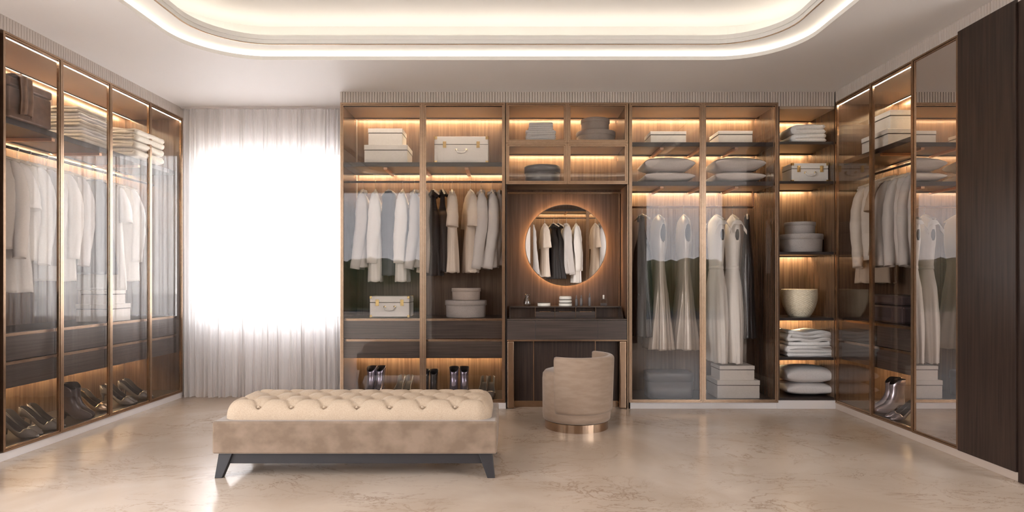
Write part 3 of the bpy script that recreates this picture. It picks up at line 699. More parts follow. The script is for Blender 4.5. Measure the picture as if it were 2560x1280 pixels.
for k, px in enumerate((1062, 1084)): shoe('boot', 'shoe_black', 'black ankle boot just right of the door post, '+('mostly hidden behind it' if k == 0 else 'fully visible'), (X(px, 6.15), 6.15, zf), math.radians(2), sc=1.0)
for k, px in enumerate((1134, 1161)): shoe('boot', 'shoe_metal', 'metallic ankle boot below the round boxes, '+('left' if k == 0 else 'right')+' of its pair', (X(px, 6.12), 6.12, zf), math.radians(6*k), sc=1.12)
for k, px in enumerate((1207, 1227)): shoe('pump', 'shoe_grey', 'grey high-heeled pump beside the dressing table, '+('left' if k == 0 else 'right')+' of its pair', (X(px, 6.1), 6.1, zf), math.radians(-6+4*k), sc=1.3)
def YonL(px, xx): return F*xx/(px-1280)
LSH = [('pump', 'shoe_grey', 45, -3.60, 'pump in the nearest pair at the left edge'), ('pump', 'shoe_grey', 105, -3.60, 'pump in the second pair from the left edge'),
       ('boot', 'shoe_dark', 188, -3.62, 'dark ankle boot behind the second glass door'), ('pump', 'shoe_gold', 232, -3.66, 'gold-heeled shoe behind the dark boots'),
       ('pump', 'shoe_grey', 296, -3.62, 'pump behind the third glass door'), ('pump', 'shoe_grey', 338, -3.62, 'pump in the pair nearest the curtain, left wardrobe')]
for kind, m, px, xx, lab in LSH:
    Yc = YonL(px, xx)
    for k in range(2): shoe(kind, m, lab+', '+('nearer' if k == 0 else 'farther')+' one', (xx-.03*k+.02, Yc-.045+.10*k, zf), PI/2+math.radians(4-8*k), sc=1.3 if kind == 'pump' else 1.12)
for k in range(2):
    shoe('boot', 'shoe_silver', 'silver ankle boot in the right wardrobe, '+('nearer' if k == 0 else 'farther')+' one', (3.26+.02*k, 5.36+.10*k, zf), -PI/2-.1*k, sc=1.15)
    shoe('pump', 'shoe_silver', 'shiny taupe pump beside the mirror door, '+('nearer' if k == 0 else 'farther')+' one', (3.20+.02*k, 5.08+.085*k, zf), -PI/2+.12-.15*k, sc=1.05)

# ------------------------------------------------------------------ garments
def hanger_proto():
    e = thing('hanger', 'x', 'hanger'); pts = []
    for i in range(13):
        a = math.radians(200-i*18); pts.append((.013*math.cos(a), 0, -.002+.013*math.sin(a)))
    pts = [(.013*math.cos(math.radians(q)), 0, .0+.013*math.sin(math.radians(q))) for q in range(190, -91, -20)]+[(0, 0, -.05), (0, 0, -.075)]
    MB().tube(pts, .0018, 6).build('hook', 'chrome', e, smooth=True)
    rings = []
    for i in range(17):
        s = -1+2*i/16; x = .195*s; zc = -.082-.052*abs(s)**1.25; h = .016-.004*abs(s)
        rings.append([(x, .010*math.cos(a), zc+h*math.sin(a)*.8) for a in [2*PI*j/10 for j in range(10)]])
    MB().loft(rings).build('shoulder_bar', 'hanger_wood', e, smooth=True); return e
def body(tab, mb, n=56, rows=46, fold=.0, k=7, p=.75, hole=None, seed=0, fstart=.3, cap=False):
    z0, z1 = tab[0][0], tab[-1][0]; rnd = random.Random(seed); f1, f2, f3 = [rnd.uniform(0, 6) for _ in range(3)]; rings = []; info = []
    for i in range(rows+1):
        t = i/rows; t2 = t**1.35; z = z0+(z1-z0)*t2; a, b = lerp(tab, z)[:2]; A = fold*max(0, (t2-fstart)/(1-fstart))**1.1; r = []
        for j in range(n):
            th = 2*PI*j/n; ca, sa = math.cos(th), math.sin(th)
            q = 1+A*(math.sin(k*th+f1+.8*t2)+.5*math.sin((2*k+1)*th+f2))/1.2
            x = a*abs(ca)**p*(1 if ca > 0 else -1)*(1+(q-1)*.6); y = b*abs(sa)**p*(1 if sa > 0 else -1)*q
            y += .006*math.sin(3*th+f3)*math.sin(t2*7+f1)*min(1, t*3)
            r.append((x, y, z+(.004*math.sin(k*th+f2) if i == rows else 0)))
        rings.append(r); info.append(z)
    sk = None
    if hole:
        zc, hz, dl = hole
        def sk(i, j):
            th = 2*PI*(j+.5)/n; d1 = min(abs(th), abs(2*PI-th)); d2 = abs(th-PI); d_ = min(d1, d2); zm = (info[i]+info[i+1])/2
            return (d_/dl)**2+((zm-zc)/hz)**2 < 1
    mb.loft(rings, cap, False, sk); return mb
def sleeve(s, a, pts, rad, seed=0):
    P = [(s*(a+x), y, z) for x, y, z in pts]; fine = []; rf = []
    for i in range(len(P)-1):
        for t in (0, .25, .5, .75):
            fine.append(tuple(P[i][k]*(1-t)+P[i+1][k]*t for k in range(3))); rf.append(rad[i]*(1-t)+rad[i+1]*t)
    fine.append(P[-1]); rf.append(rad[-1])
    mb = MB(); rings = []; rnd = random.Random(seed)
    Pv = [Vector(p) for p in fine]
    # smooth the path
    for _ in range(2): Pv = [Pv[0]]+[(Pv[i-1]+Pv[i]*2+Pv[i+1])/4 for i in range(1, len(Pv)-1)]+[Pv[-1]]
    for i, p in enumerate(Pv):
        t = (Pv[min(i+1, len(Pv)-1)]-Pv[max(i-1, 0)]).normalized(); u = t.cross(Vector((0, 1, 0))).normalized(); v = u.cross(t)
        ring = []
        for j in range(20):
            th = 2*PI*j/20; r = rf[i]*(1+.035*math.sin(3*th+i*.9)+.03*math.sin(i*2.1+th))
            ring.append(p+u*math.cos(th)*r*.78+v*math.sin(th)*r)
        rings.append(ring)
    return mb.loft(rings, True, False)
LONGS = ([(-.03, 0, -.130), (.0, .004, -.20), (.028, .010, -.34), (.035, .0, -.50), (.030, -.035, -.69), (.024, -.062, -.865)], [.028, .056, .066, .064, .057, .054])
def surf_y(tab, x, z, off=.004):
    a, b = lerp(tab, z)[:2]; t = min(.98, abs(x)/a); return -b*(1-t**2)**.5*1.04-off
def patch(pts, tab, off=.006):
    return MB().add([(x, surf_y(tab, x, z, off), z) for x, z in pts], [tuple(range(len(pts)))])
def jacket(m, L_=.76, sl=LONGS, lapels=True, cuff=True, name='jacket', cat='jacket', fold=.05, k=5, seed=1, inner=None):
    tab = [(-.098, .058, .022), (-.115, .105, .027), (-.135, .165, .034), (-.17, .195, .046), (-.26, .205, .062), (-.40, .195, .068), (-.52, .19, .066), (-.66, .205, .072), (-L_-.10, .215, .078)]
    e = thing(name, 'x', cat); body(tab, MB(), fold=fold, k=k, seed=seed).build('body', m, e, smooth=True, solid=.004)
    for s in (-1, 1):
        o = sleeve(s, .175, *sl, seed=seed+s).build('sleeve', m, e, smooth=True, solid=.004)
    if lapels:
        cr = []
        for z, g in ((-.122, 1.12), (-.105, 1.25), (-.084, 1.12), (-.086, .98)):
            cr.append([(.068*g*math.cos(2*PI*j/24), .043*g*math.sin(2*PI*j/24)-.004, z-.018*(math.sin(2*PI*j/24) < -.3)) for j in range(24)])
        MB().loft(cr, False, False).build('collar', m, e, smooth=True, solid=.003)
        patch([(-.052, -.125), (.052, -.125), (.03, -.24), (0, -.40), (-.03, -.24)], tab, .004).build('shirt_front' if inner else 'lining', inner or 'lining', e, solid=.001)
        for s in (-1, 1):
            patch([(s*.045, -.118), (s*.085, -.140), (s*.108, -.205), (s*.080, -.215), (s*.098, -.240), (s*.05, -.34), (s*.004, -.43), (s*.012, -.34), (s*.030, -.23)], tab, .009).build('lapel', m, e, solid=.004)
            patch([(s*.075, -.60), (s*.165, -.60), (s*.165, -.645), (s*.075, -.645)], tab, .010).build('pocket_flap', m, e, solid=.005)
        MB().lathe([(.010, 0), (.010, .003), (.006, .004)], 12).build('button', 'box_gap', e).matrix_basis = __import__('mathutils').Matrix.Translation((0, surf_y(tab, 0, -.46, .006), -.46)) @ __import__('mathutils').Matrix.Rotation(PI/2, 4, 'X')
    return e
def tee(m, L_=.81, seed=2):
    sl = ([(-.04, 0, -.130), (.0, 0, -.19), (.035, 0, -.32), (.05, -.01, -.46)], [.026, .052, .064, .070])
    tab = [(-.10, .065, .028), (-.118, .11, .036), (-.135, .16, .045), (-.16, .185, .055), (-.26, .185, .062), (-.42, .17, .058), (-.55, .175, .062), (-L_-.09, .21, .078)]
    e = thing('short_sleeve_dress', 'x', 'dress'); body(tab, MB(), fold=.12, k=6, seed=seed).build('body', m, e, smooth=True, solid=.003)
    for s in (-1, 1): sleeve(s, .16, *sl, seed=seed).build('sleeve', m, e, smooth=True, solid=.004)
    MB().loft([[(.066*g*math.cos(2*PI*j/24), .03*g*math.sin(2*PI*j/24), z) for j in range(24)] for z, g in ((-.106, 1.1), (-.094, 1.04), (-.094, .96))], False, False).build('neckband', m, e, smooth=True, solid=.002)
    return e
def slip(m, L_=.86, seed=3, ruffle=True):
    tab = [(-.10, .035, .018), (-.13, .05, .024), (-.19, .062, .026), (-.26, .09, .034), (-.36, .15, .050), (-.50, .15, .052), (-.70, .18, .065), (-L_-.07, .23, .085)]
    e = thing('slip_dress', 'x', 'dress'); body(tab, MB(), fold=.14, k=6, seed=seed, fstart=.35).build('body', m, e, smooth=True, solid=.003)
    if ruffle:
        def rf(u, v):
            a = 2*PI*u; r = .030+.040*v+.012*v*math.sin(a*6); return (r*math.cos(a)*1.4, r*math.sin(a), -.085-.065*v**.8-.01*v*math.cos(a*6))
        MB().grid(rf, 72, 8).build('ruffle', m, e, smooth=True, solid=.003)
    return e
def gown(m, kind, seed=4):
    if kind == 'satin':
        tab = [(-.085, .045, .022), (-.11, .095, .042), (-.14, .15, .055), (-.19, .175, .065), (-.30, .17, .075), (-.40, .165, .070), (-.55, .135, .050), (-.68, .15, .058), (-.85, .18, .080), (-1.40, .215, .145)]
        hole = (-.265, .085, .42); fold = .20; k = 7
    elif kind == 'white':
        tab = [(-.085, .05, .020), (-.12, .10, .044), (-.15, .15, .058), (-.22, .165, .066), (-.32, .165, .070), (-.42, .15, .064), (-.60, .125, .054), (-.64, .13, .058), (-.80, .17, .078), (-1.15, .205, .095), (-1.53, .215, .075)]
        hole = (-.285, .055, .32); fold = .10; k = 8
    else:
        tab = [(-.085, .030, .020), (-.12, .038, .024), (-.20, .045, .028), (-.30, .07, .036), (-.46, .14, .055), (-.58, .15, .062), (-.75, .16, .072), (-1.0, .18, .080), (-1.36, .21, .095)]
        hole = None; fold = .12; k = 6
    e = thing('long_gown', 'x', 'gown'); body(tab, MB(), n=120, rows=120, fold=fold, k=k, seed=seed, hole=hole, fstart=.42, p=.85).build('body', m, e, smooth=True, solid=.003)
    if kind == 'white':
        for s in (-1, 1):
            def fr(u, v):
                a = PI*u; b = (.066+.022*v); return (s*(.165+.028*v+.008*v*math.sin(a*5)), b*math.cos(a)*1.05, -.14-.10*(1-math.sin(a))**1.2-.045*v+.006*v*math.sin(a*7))
            MB().grid(fr, 36, 6).build('shoulder_frill', m, e, smooth=True, solid=.003)
        MB().loft([[(a_*abs(math.cos(t))**.85*(1 if math.cos(t) > 0 else -1), b_*abs(math.sin(t))**.85*(1 if math.sin(t) > 0 else -1), z) for t in [2*PI*j/48 for j in range(48)]] for z, a_, b_ in ((-.585, .130, .059), (-.60, .131, .060), (-.615, .133, .062))], False, False).build('waistband', m, e, smooth=True, solid=.003)
    if kind == 'black':
        for s in (-1, 1): MB().tube([(s*.03, -.02, -.09), (s*.05, -.022, -.12), (s*.045, -.02, -.155)], [.006, .010, .012], 8).build('neck_tie', m, e, smooth=True)
    return e
def tank(m, seed=6):
    tab = [(-.10, .085, .030), (-.12, .13, .036), (-.145, .155, .045), (-.22, .135, .05), (-.32, .165, .06), (-.5, .165, .06), (-.93, .20, .08)]
    e = thing('sleeveless_dress', 'x', 'dress'); body(tab, MB(), fold=.12, k=6, seed=seed).build('body', m, e, smooth=True, solid=.003)
    MB().loft([[(.09*g*math.cos(2*PI*j/24), .034*g*math.sin(2*PI*j/24), z) for j in range(24)] for z, g in ((-.108, 1.1), (-.094, 1.04), (-.094, .96))], False, False).build('neckband', m, e, smooth=True, solid=.002)
    return e
G = {}
MAKE = {
 'grey_jacket': lambda: jacket('cloth_grey', .75, seed=11),
 'white_coat': lambda: jacket('cloth_white', .89, ([(-.03, 0, -.130), (.0, 0, -.20), (.030, .005, -.34), (.04, -.006, -.50), (.03, -.02, -.66), (.022, -.022, -.81)], [.028, .054, .070, .070, .063, .058]), lapels=False, name='coat', cat='coat', fold=.08, k=6, seed=12),
 'cream_tee': lambda: tee('cloth_cream'), 'black_slip': lambda: slip('cloth_black'), 'slate_tank': lambda: tank('cloth_slate'),
 'satin_gown': lambda: gown('satin', 'satin'), 'white_gown': lambda: gown('cloth_white', 'white'), 'black_gown': lambda: gown('satin_black', 'black'),
 'beige_blazer': lambda: jacket('cloth_ecru', .70, seed=14), 'white_blazer': lambda: jacket('cloth_white', .74, seed=15), 'brown_blazer': lambda: jacket('cloth_brown', .74, seed=16),
 'cream_dress': lambda: tee('cloth_white', .98, seed=17), 'beige_skirt': lambda: tee('cloth_beige', .86, seed=18),
}
HG = [None]
def hang(kind, label, loc, rot, scale=(1, 1, 1), group=None):
    if kind not in G: G[kind] = MAKE[kind](); index_kids(None); o = G[kind]
    else: o = copy_tree(G[kind])
    o.location = loc; o.rotation_euler = (0, 0, rot); o['label'] = label; o.scale = scale
    if group: o['group'] = group
    elif 'group' in o: del o['group']
    if HG[0] is None: HG[0] = hanger_proto(); index_kids(None); h = HG[0]
    else: h = copy_tree(HG[0])
    h.location = loc; h.rotation_euler = (0, 0, rot); h['label'] = 'pale hanger holding the '+label; h['group'] = 'wooden hangers'; h.scale = (scale[0], scale[1], scale[2])
    h['label'] = ' '.join(h['label'].split()[:16])
    return o
R = math.radians
ZRL = 2.193
def hb(kind, label, px, deg, Y=6.19, z=ZRL, sc=(1, 1, 1), group=None): return hang(kind, label, (X(px, Y), Y, z), R(deg), (sc[0]*.93, sc[1]*.86, sc[2]), group)
gj = 'jackets and dresses on the rail left of the dressing table'
hb('grey_jacket', 'light grey jacket hanging closest to the curtain', 908, -84, group=gj)
hb('white_coat', 'long white coat second from the curtain', 939, -82, group=gj)
hb('slate_tank', 'slate blue sleeveless dress between the two long white coats', 972, -28, sc=(.52, 1, 1), group=gj)
hb('white_coat', 'long white coat right of the slate blue dress', 1007, -86, group=gj)
hb('grey_jacket', 'light grey jacket against the door post left of the black dresses', 1037, -82, group=gj)
hb('cream_tee', 'cream garment mostly hidden by the door post beside black dresses', 1066, -96, Y=6.22, group=gj)
hb('black_slip', 'black ruffled dress, left of the pair of black dresses', 1084, -60, sc=(.7, 1, 1), group=gj)
hb('black_slip', 'black ruffled dress, right of the pair of black dresses', 1106, -75, sc=(.7, 1, .96), group=gj)
hb('cream_tee', 'cream short-sleeved dress right next to the black dresses', 1130, -82, group=gj)
hb('cream_tee', 'cream short-sleeved dress touching the two grey jackets', 1176, -76, group=gj)
hb('grey_jacket', 'light grey jacket right of the cream short-sleeved dresses', 1203, -86, sc=(1, 1, 1), group=gj)
hb('grey_jacket', 'light grey jacket second from the dressing table', 1230, -84, group=gj)
hb('grey_jacket', 'light grey jacket closest to the dressing table, half hidden', 1249, -88, Y=6.24, sc=(.9, .8, .97), group=gj)
gg = 'gowns on the rail right of the dressing table'
hb('black_gown', 'long black halter gown closest to the round mirror', 1605, -70, z=1.943, sc=(.8, 1.2, .94), group=gg)
hb('satin_gown', 'champagne satin gown, left of the two satin gowns', 1646, -86, z=1.943, sc=(1, 1, 1.0), group=gg)
hb('satin_gown', 'champagne satin gown, right of the two satin gowns', 1709, -90, z=1.943, sc=(1, 1, 1.0), group=gg)
hb('white_gown', 'white frilled gown beside the centre door post', 1790, -85, z=1.943, group=gg)
hb('white_gown', 'white frilled gown next to the black gown', 1831, -92, z=1.943, group=gg)
hb('black_gown', 'long black halter gown closest to the open corner shelving', 1868, -110, z=1.943, sc=(.9, 1.05, .95), group=gg)
# left wardrobe rail
gl = 'garments in the left wardrobe'
for kind, lab, Y, deg, sc in (('beige_blazer', 'pale beige blazer at the near end of the left wardrobe', 4.41, 34, (1, 1, .95)), ('cream_dress', 'long cream dress right behind the nearest pale beige blazer', 4.53, 20, (1, 1, 1)),
        ('white_blazer', 'pale blazer behind the long cream dress in the left wardrobe', 4.68, 20, (1, 1, 1)), ('grey_jacket', 'light grey jacket behind the pale blazer in the left wardrobe', 4.80, 14, (1, 1, 1)),
        ('white_coat', 'white coat behind the second glass door of the left wardrobe', 4.98, 18, (1, 1, 1)), ('grey_jacket', 'grey jacket in the middle of the left wardrobe rail', 5.14, 12, (1, 1, 1)),
        ('slate_tank', 'slate blue dress hanging behind the third glass door', 5.52, 8, (1, 1, 1)), ('cream_dress', 'long cream dress behind the third glass door', 5.66, 12, (1, 1, 1)),
        ('white_coat', 'white coat hanging farthest along the left wardrobe rail', 5.84, 14, (1, 1, 1))):
    hang(kind, lab, (-3.715, Y, 2.20), R(deg), (sc[0]*.95, sc[1], sc[2]), gl)
gr = 'garments in the right wardrobe'
for kind, lab, Y, deg, sc in (('beige_skirt', 'long beige dress behind the big blazer in the right wardrobe', 5.77, -14, (.8, 1, 1.06)), ('beige_blazer', 'big pale beige blazer facing the room in the right wardrobe', 5.65, -24, (1.05, 1, 1)),
        ('beige_skirt', 'tan short-sleeved top in front of the big blazer', 5.49, -30, (.9, 1, .8)), ('grey_jacket', 'grey jacket just right of the tan short-sleeved top', 5.31, -30, (1, 1, 1)),
        ('brown_blazer', 'dark brown jacket between the grey jackets of the right wardrobe', 5.40, -24, (.85, 1, 1.0)), ('grey_jacket', 'grey jacket in the middle of the right wardrobe', 5.17, -32, (1, 1, 1)), ('grey_jacket', 'grey jacket closest to the mirror door', 5.02, -30, (.9, 1, 1))):
    hang(kind, lab, (3.36, Y, 2.20), R(deg), (sc[0]*.97, sc[1], sc[2]), gr)

# ------------------------------------------------------------------ dressing table
Yv = D
DT = thing('dressing_table', 'dark wood dressing table with bronze legs beneath the round mirror', 'dressing table', (X(1417.5, D), D, 0))
hw = (X(1567.5, D)-X(1267.5, D))/2; zd0, zd1 = Z(849, D), Z(797.5, D)
box('desktop', 'drawer_wood', DT, -hw, hw, .0, .335, zd1-.012, zd1, .002)
ds = [(-hw, X(1338, D)-X(1417.5, D)), (X(1338, D)-X(1417.5, D), X(1495, D)-X(1417.5, D)), (X(1495, D)-X(1417.5, D), hw)]
for a, b in ds: box('drawer', 'drawer_wood', DT, a+.0008, b-.0008, .001, .33, zd0, zd1-.0135, .0006)
box('apron_trim', 'bronze', DT, -hw+.0, hw, .004, .33, zd0-.016, zd0-.0005, .001)
for s in (-1, 1):
    cx = s*(hw-.034)
    box('leg', 'bronze', DT, cx-.034, cx+.034, .004, .075, 0, zd0-.016, .012).modifiers[0].segments = 5
for s in (-1, 1): MB().add([(s*(hw-.02), .07, zd1), (s*(hw-.02), .335, zd1), (s*(hw-.02), .335, .962), (s*(hw-.02), .17, .962), (s*(hw-.032), .07, zd1), (s*(hw-.032), .335, zd1), (s*(hw-.032), .335, .962), (s*(hw-.032), .17, .962)],
    [(0, 1, 2, 3), (7, 6, 5, 4), (0, 4, 5, 1), (1, 5, 6, 2), (2, 6, 7, 3), (3, 7, 4, 0)]).build('hutch_side', 'drawer_wood', DT)
hz1 = .962
box('hutch_top', 'drawer_wood', DT, -hw+.02, hw-.02, .165, .335, hz1-.009, hz1, .001)
box('hutch_back', 'alcove_wood', DT, -hw+.03, hw-.03, .30, .335, zd1, hz1-.009)
for px in (1338, 1387.5, 1439, 1489): box('hutch_divider', 'bronze', DT, X(px, 6.07)-X(1417.5, D)-.002, X(px, 6.07)-X(1417.5, D)+.002, .168, .30, zd1, hz1-.009)
for a, b in ((1338, 1387.5), (1387.5, 1439), (1439, 1489)):
    d_ = box('small_drawer', 'drawer_wood', DT, X(a, 6.07)-X(1417.5, D)+.003, X(b, 6.07)-X(1417.5, D)-.003, .172, .29, zd1+.001, zd1+.062, .001)
    box('drawer_pull', 'bronze', d_, X(a, 6.07)-X(1417.5, D)+.04, X(b, 6.07)-X(1417.5, D)-.04, .168, .174, zd1+.058, zd1+.064)
KP = thing('kneehole_panel', 'dark panelled kneehole back with bronze strips under the dressing table', 'panel', (X(1417.5, D), D+.10, 0))
box('back_panel', 'dark_wood', KP, -hw+.07, hw-.07, 0, .02, .06, zd0-.017); box('base_board', 'bronze', KP, -hw+.07, hw-.07, -.004, .02, 0, .059)
for px in (1334, 1488): box('metal_strip', 'bronze', KP, X(px, 6.0)-X(1417.5, D)-.004, X(px, 6.0)-X(1417.5, D)+.004, -.006, 0, .06, zd0-.017)
# round mirror
xm, zm, rm = X(1414.4, 6.21), Z(613, 6.21), 102*6.21/F
RM = thing('round_mirror', 'large round back-lit mirror with thin bronze rim above the dressing table', 'mirror', (xm, 6.21, zm)); RM.rotation_euler = (PI/2, 0, 0)
MB().lathe([(rm-.006, -.004), (rm-.006, .004)], 96).build('mirror_glass', 'mirror', RM, smooth=False)
MB().loft([[(r*math.cos(2*PI*j/96), r*math.sin(2*PI*j/96), z) for j in range(96)] for r, z in ((rm-.006, -.012), (rm-.006, .007), (rm, .007), (rm, -.012), (rm-.006, -.012))], False, False).build('rim', 'bronze', RM, smooth=False)
MB().lathe([(rm-.05, -.048), (rm-.05, -.012)], 64).build('backing', 'dark_metal', RM)
MB().loft([[(r*math.cos(2*PI*j/96), r*math.sin(2*PI*j/96), z) for j in range(96)] for r, z in ((rm-.049, -.040), (rm-.049, -.020), (rm-.045, -.020), (rm-.045, -.040), (rm-.049, -.040))], False, False).build('light_ring', 'halo_led', RM)
# toiletries
zt2 = hz1+.0005; Yt = 6.13
def lob(name, label, cat, px, parts):
    e = thing(name, label, cat, (X(px, Yt), Yt, zt2))
    for nm, m, prof in parts: MB().lathe(prof, 32).build(nm, m, e, smooth=True)
    return e
lob('carafe', 'clear glass carafe at the left of the dressing table ledge', 'carafe', 1317.5, [('glass_body', 'vase_glass', [(.030, 0), (.036, .004), (.038, .03), (.034, .06), (.022, .088), (.020, .100), (.027, .118), (.025, .117), (.018, .099), (.020, .087), (.031, .06), (.035, .03), (.032, .007), (.0, .006)])])
lob('dish', 'single low white dish with a dark rim right of the carafe', 'dish', 1360, [('bowl', 'dish_white', [(.058, 0), (.063, .004), (.063, .032)]), ('rim', 'dish_lid', [(.063, .032), (.064, .036), (.050, .037)])])
zt2s = zt2
for i, (r, h, lb) in enumerate(((.065, .034, 'bottom white dish of the stack of three below the mirror'), (.063, .031, 'middle white dish of the stack of three below the mirror'), (.061, .033, 'top white dish of the stack of three below the mirror'))):
    e = thing('dish', lb, 'dish', (X(1413.5, Yt), Yt, zt2s)); 
    MB().lathe([(r-.006, 0), (r, .004), (r, h-.008), (r-.004, h-.005)], 36).build('bowl', 'dish_white', e, smooth=True)
    MB().lathe([(r-.006, h-.005), (r-.004, h-.001), (r-.02, h)], 36).build('lid' if i < 2 else 'cover', 'dish_lid' if i < 2 else 'dish_white', e, smooth=True); zt2s += h+.0006
for px, h, lb in ((1441, .108, 'leftmost slim grey spray bottle beside the stacked dishes'), (1453, .110, 'middle slim grey bottle of the three below the mirror'), (1474, .132, 'tallest slim grey bottle, left of the perfume flask')):
    lob('spray_bottle', lb, 'bottle', px, [('bottle_body', 'bottle_grey', [(.012, 0), (.0135, .003), (.0135, h*.62), (.006, h*.76)]), ('nozzle', 'bottle_grey', [(.0055, h*.76), (.006, h*.8), (.004, h*.97), (.002, h)])])
e = thing('perfume_bottle', 'square clear perfume flask with a pale cap at the right of the ledge', 'bottle', (X(1509, Yt), Yt, zt2))
box('flask', 'vase_glass', e, -.034, .034, -.018, .018, 0, .072, .004); box('liquid', 'bottle_grey', e, -.029, .029, -.013, .013, .004, .03); MB().lathe([(.009, .072), (.009, .108), (.007, .110)], 20).build('cap', 'dish_white', e, smooth=True)

# ------------------------------------------------------------------ ottoman bench
Yo = 3.83
ox0, ox1 = X(529.5, Yo), X(1242, Yo); cx, hwid, hd = (ox0+ox1)/2, (ox1-ox0)/2, .30
OB = thing('bench', 'long beige velvet bench with a deep-buttoned cushion in the middle of the floor', 'bench', (cx, Yo+hd, 0))
fz0, fz1 = .150, Z(1054, Yo)
box('upholstered_base', 'velvet', OB, -hwid, hwid, -hd, hd, fz0, fz1, .012)
fr = MB().box(-hwid+.07, hwid-.07, -hd+.035, -hd+.06, .083, fz0).box(-hwid+.07, hwid-.07, hd-.06, hd-.035, .083, fz0).box(-hwid+.07, -hwid+.095, -hd+.06, hd-.06, .083, fz0).box(hwid-.095, hwid-.07, -hd+.06, hd-.06, .083, fz0)
fr.build('frame', 'leg_black', OB, bevel=.002)
for sx in (-1, 1):
    for sy in (-1, 1):
        y0, y1 = sy*(hd-.025), sy*(hd-.07); t0, t1 = sx*(hwid-.03), sx*(hwid-.115); b0, b1 = sx*(hwid-.012), sx*(hwid-.058)
        MB().hexa([(b0, y0+sy*.018, 0), (b1, y0+sy*.018, 0), (b1, y1+sy*.02, 0), (b0, y1+sy*.02, 0)], [(t0, y0, fz0), (t1, y0, fz0), (t1, y1, fz0), (t0, y1, fz0)]).build('leg', 'leg_black', OB, bevel=.003)
ca, cb, H = hwid-.036, hd-.045, .115; px_, py_ = .205, .115; btn = []
for j in range(-2, 3):
    for i in range(-5, 6):
        bx = (i+(.5 if j % 2 else 0))*px_; by = j*py_
        if abs(bx) < ca-.07 and abs(by) < cb-.02: btn.append((bx, by))
def cushion(u, v):
    a, b = math.sin((u-.5)*PI)*1.0, math.sin((v-.5)*PI)*1.0
    rr0 = .10; p_, q_0 = abs(a)*ca, abs(b)*cb; dist = min(ca-p_, cb-q_0)
    if p_ > ca-rr0 and q_0 > cb-rr0:      # round the corner in plan
        uu, vv = (p_-ca+rr0)/rr0, (q_0-cb+rr0)/rr0
        u2, v2 = uu*(max(0, 1-vv*vv/2))**.5, vv*(max(0, 1-uu*uu/2))**.5
        dist = rr0*(1-math.hypot(u2, v2)); p_, q_0 = ca-rr0+u2*rr0, cb-rr0+v2*rr0
    x, y = math.copysign(p_, a), math.copysign(q_0, b)
    q = min(1, max(0, 1-max(0, dist)/rr0)); q = 1 if q > .9999999 else q; h = H*(1-q**2.3)**(1/2.3)
    dd = min((x-p)**2+(y-q_)**2 for p, q_ in btn)**.5
    inner = min(1, max(0, (1-q)*3))
    z = h-.036*math.exp(-(dd/.036)**1.5)*(1-q**2)
    # diagonal creases of the diamond pattern
    s1 = (x/px_+y/(2*py_)); s2 = (x/px_-y/(2*py_))
    def cr(s): f = abs(s-round(s)); return math.exp(-(f/.055)**2)
    lim = cb-.055
    if abs(y) < 2*py_+.0: z -= .007*(cr(s1)+cr(s2))*min(1, max(0, (1-q)*3))
    z += .006*(abs(math.sin(PI*s1)*math.sin(PI*s2)))*(1-q**3)
    if q > .15 and abs(x) < ca-.07:   # pleats over the rim
        z -= .010*math.exp(-((x/px_-round(x/px_))/.04)**2)*min(1, q*1.5)*(h/H)
    gx = 1+.006*math.cos(2*PI*x/px_)*(q > .5)
    return (x, y*gx, fz1+max(-.004, z))
mb = MB().grid(cushion, 200, 90); mb.build('buttoned_cushion', 'tuft_fabric', OB, smooth=True)
for bx, by in btn: MB().lathe([(.011, 0), (.011, .004), (.007, .009), (.002, .010)], 12, bx, by).build('button', 'tuft_fabric', OB, smooth=True).location = (0, 0, fz1+H-.043+.000)

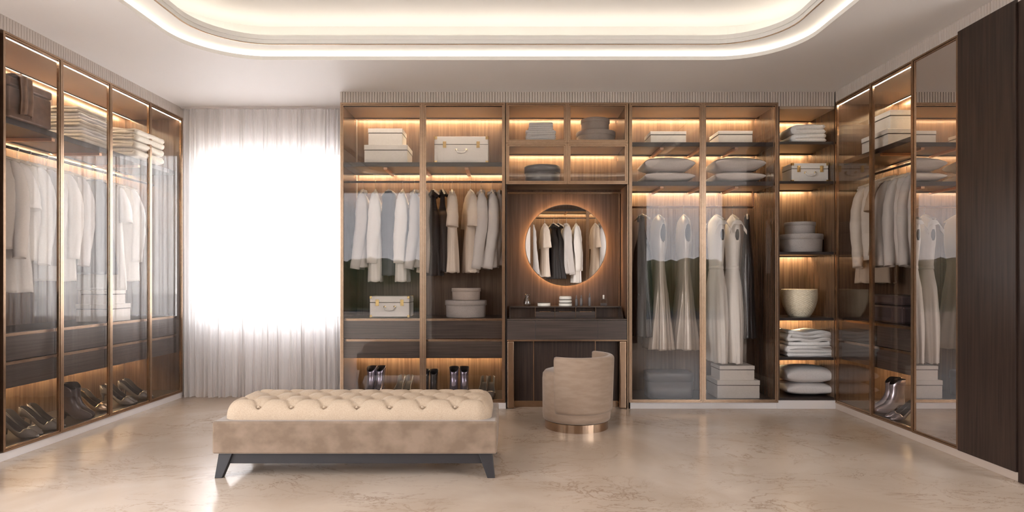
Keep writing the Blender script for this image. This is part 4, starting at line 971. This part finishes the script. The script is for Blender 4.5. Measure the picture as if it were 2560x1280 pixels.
# ------------------------------------------------------------------ tub chair
TC = thing('tub_chair', 'round beige velvet tub chair on a bronze drum base at the dressing table', 'chair', (X(1441, 5.2), 5.20, 0))
MB().lathe([(.262, .0), (.262, .066), (.25, .070)], 72).build('base', 'bronze', TC, smooth=False)
MB().lathe([(.27, .072), (.278, .080), (.282, .12), (.284, .40), (.280, .445), (.262, .468), (.235, .476), (.05, .480)], 72).build('seat', 'velvet_chair', TC, smooth=True)
rings = []; A0_, A1_ = 225, 415; K = 56; ri, ro, b0, b1 = .248, .312, .145, .605
sec = []
cr_ = .030
for (cx_, cz_, a0) in ((ro-cr_, b1-cr_, 0), (ri+cr_, b1-cr_, 90), (ri+cr_, b0+cr_, 180), (ro-cr_, b0+cr_, 270)):
    for i in range(7):
        a = math.radians(a0+90*i/6); sec.append((cx_+cr_*math.cos(a), cz_+cr_*math.sin(a)))
for i in range(K+1):
    t = i/K; a = math.radians(A0_+(A1_-A0_)*t); ed = min(t, 1-t)*(A1_-A0_)/5.5; s = 1 if ed >= 1 else (1-(1-ed)**2)**.5
    s = max(s, .15); rc, zc = (ri+ro)/2, (b0+b1)/2
    sh = .0 if ed >= 1 else 0
    r_ = []
    for rr_, z in sec:
        q = rc+(rr_-rc)*s; z2 = zc+(z-zc)*(1-.04*(1-s)); tp = 1-.06*max(0, (.35-z2)/.25)
        r_.append((q*tp*math.cos(a), q*tp*math.sin(a), z2))
    rings.append(r_)
MB().loft(rings).build('backrest', 'velvet_chair', TC, smooth=True)

# ------------------------------------------------------------------ coat rail behind the camera, seen in the round mirror
RR = thing('rear_wardrobe', 'open lit wardrobe across the room, seen reflected in the round mirror', 'wardrobe', (2.42, -.2, 0), PI)
wr = 2.42+1.55
carcass(RR, wr, .66, z0=.0, z1=2.98, y0=0)
shelf(RR, .018, wr-.018, 2.66, .66, brackets=(.8, 1.3, 1.9)); rail(RR, .018, wr-.018, .30, 2.50)
box('post', 'bronze', RR, 2.42-1.56, 2.42-1.50, 0, .04, 0.022, 2.95)
box('post', 'bronze', RR, 2.42-.43, 2.42-.37, 0, .04, 0.022, 2.95)
for kind, px, deg, lab in (('grey_jacket', 1328, 80, 'grey jacket at the left edge of the mirror reflection'), ('cream_tee', 1362, 80, 'cream top left of the dark dresses in the mirror reflection'), ('black_slip', 1384, 60, 'left dark dress of the two in the mirror reflection'),
        ('black_slip', 1396, 60, 'right dark dress of the two in the mirror reflection'), ('grey_jacket', 1416, 80, 'grey jacket in the centre of the mirror reflection'), ('white_coat', 1440, 84, 'white coat right of centre in the mirror reflection'), ('beige_skirt', 1488, 80, 'beige top at the right edge of the mirror reflection'), ('grey_jacket', 1502, 80, 'grey jacket at the right edge of the mirror reflection')):
    hang(kind, lab, ((px-1280)*12.9/F, -.50, 2.50), R(deg), (1.0, 1.2, 1.35), 'garments reflected in the round mirror')
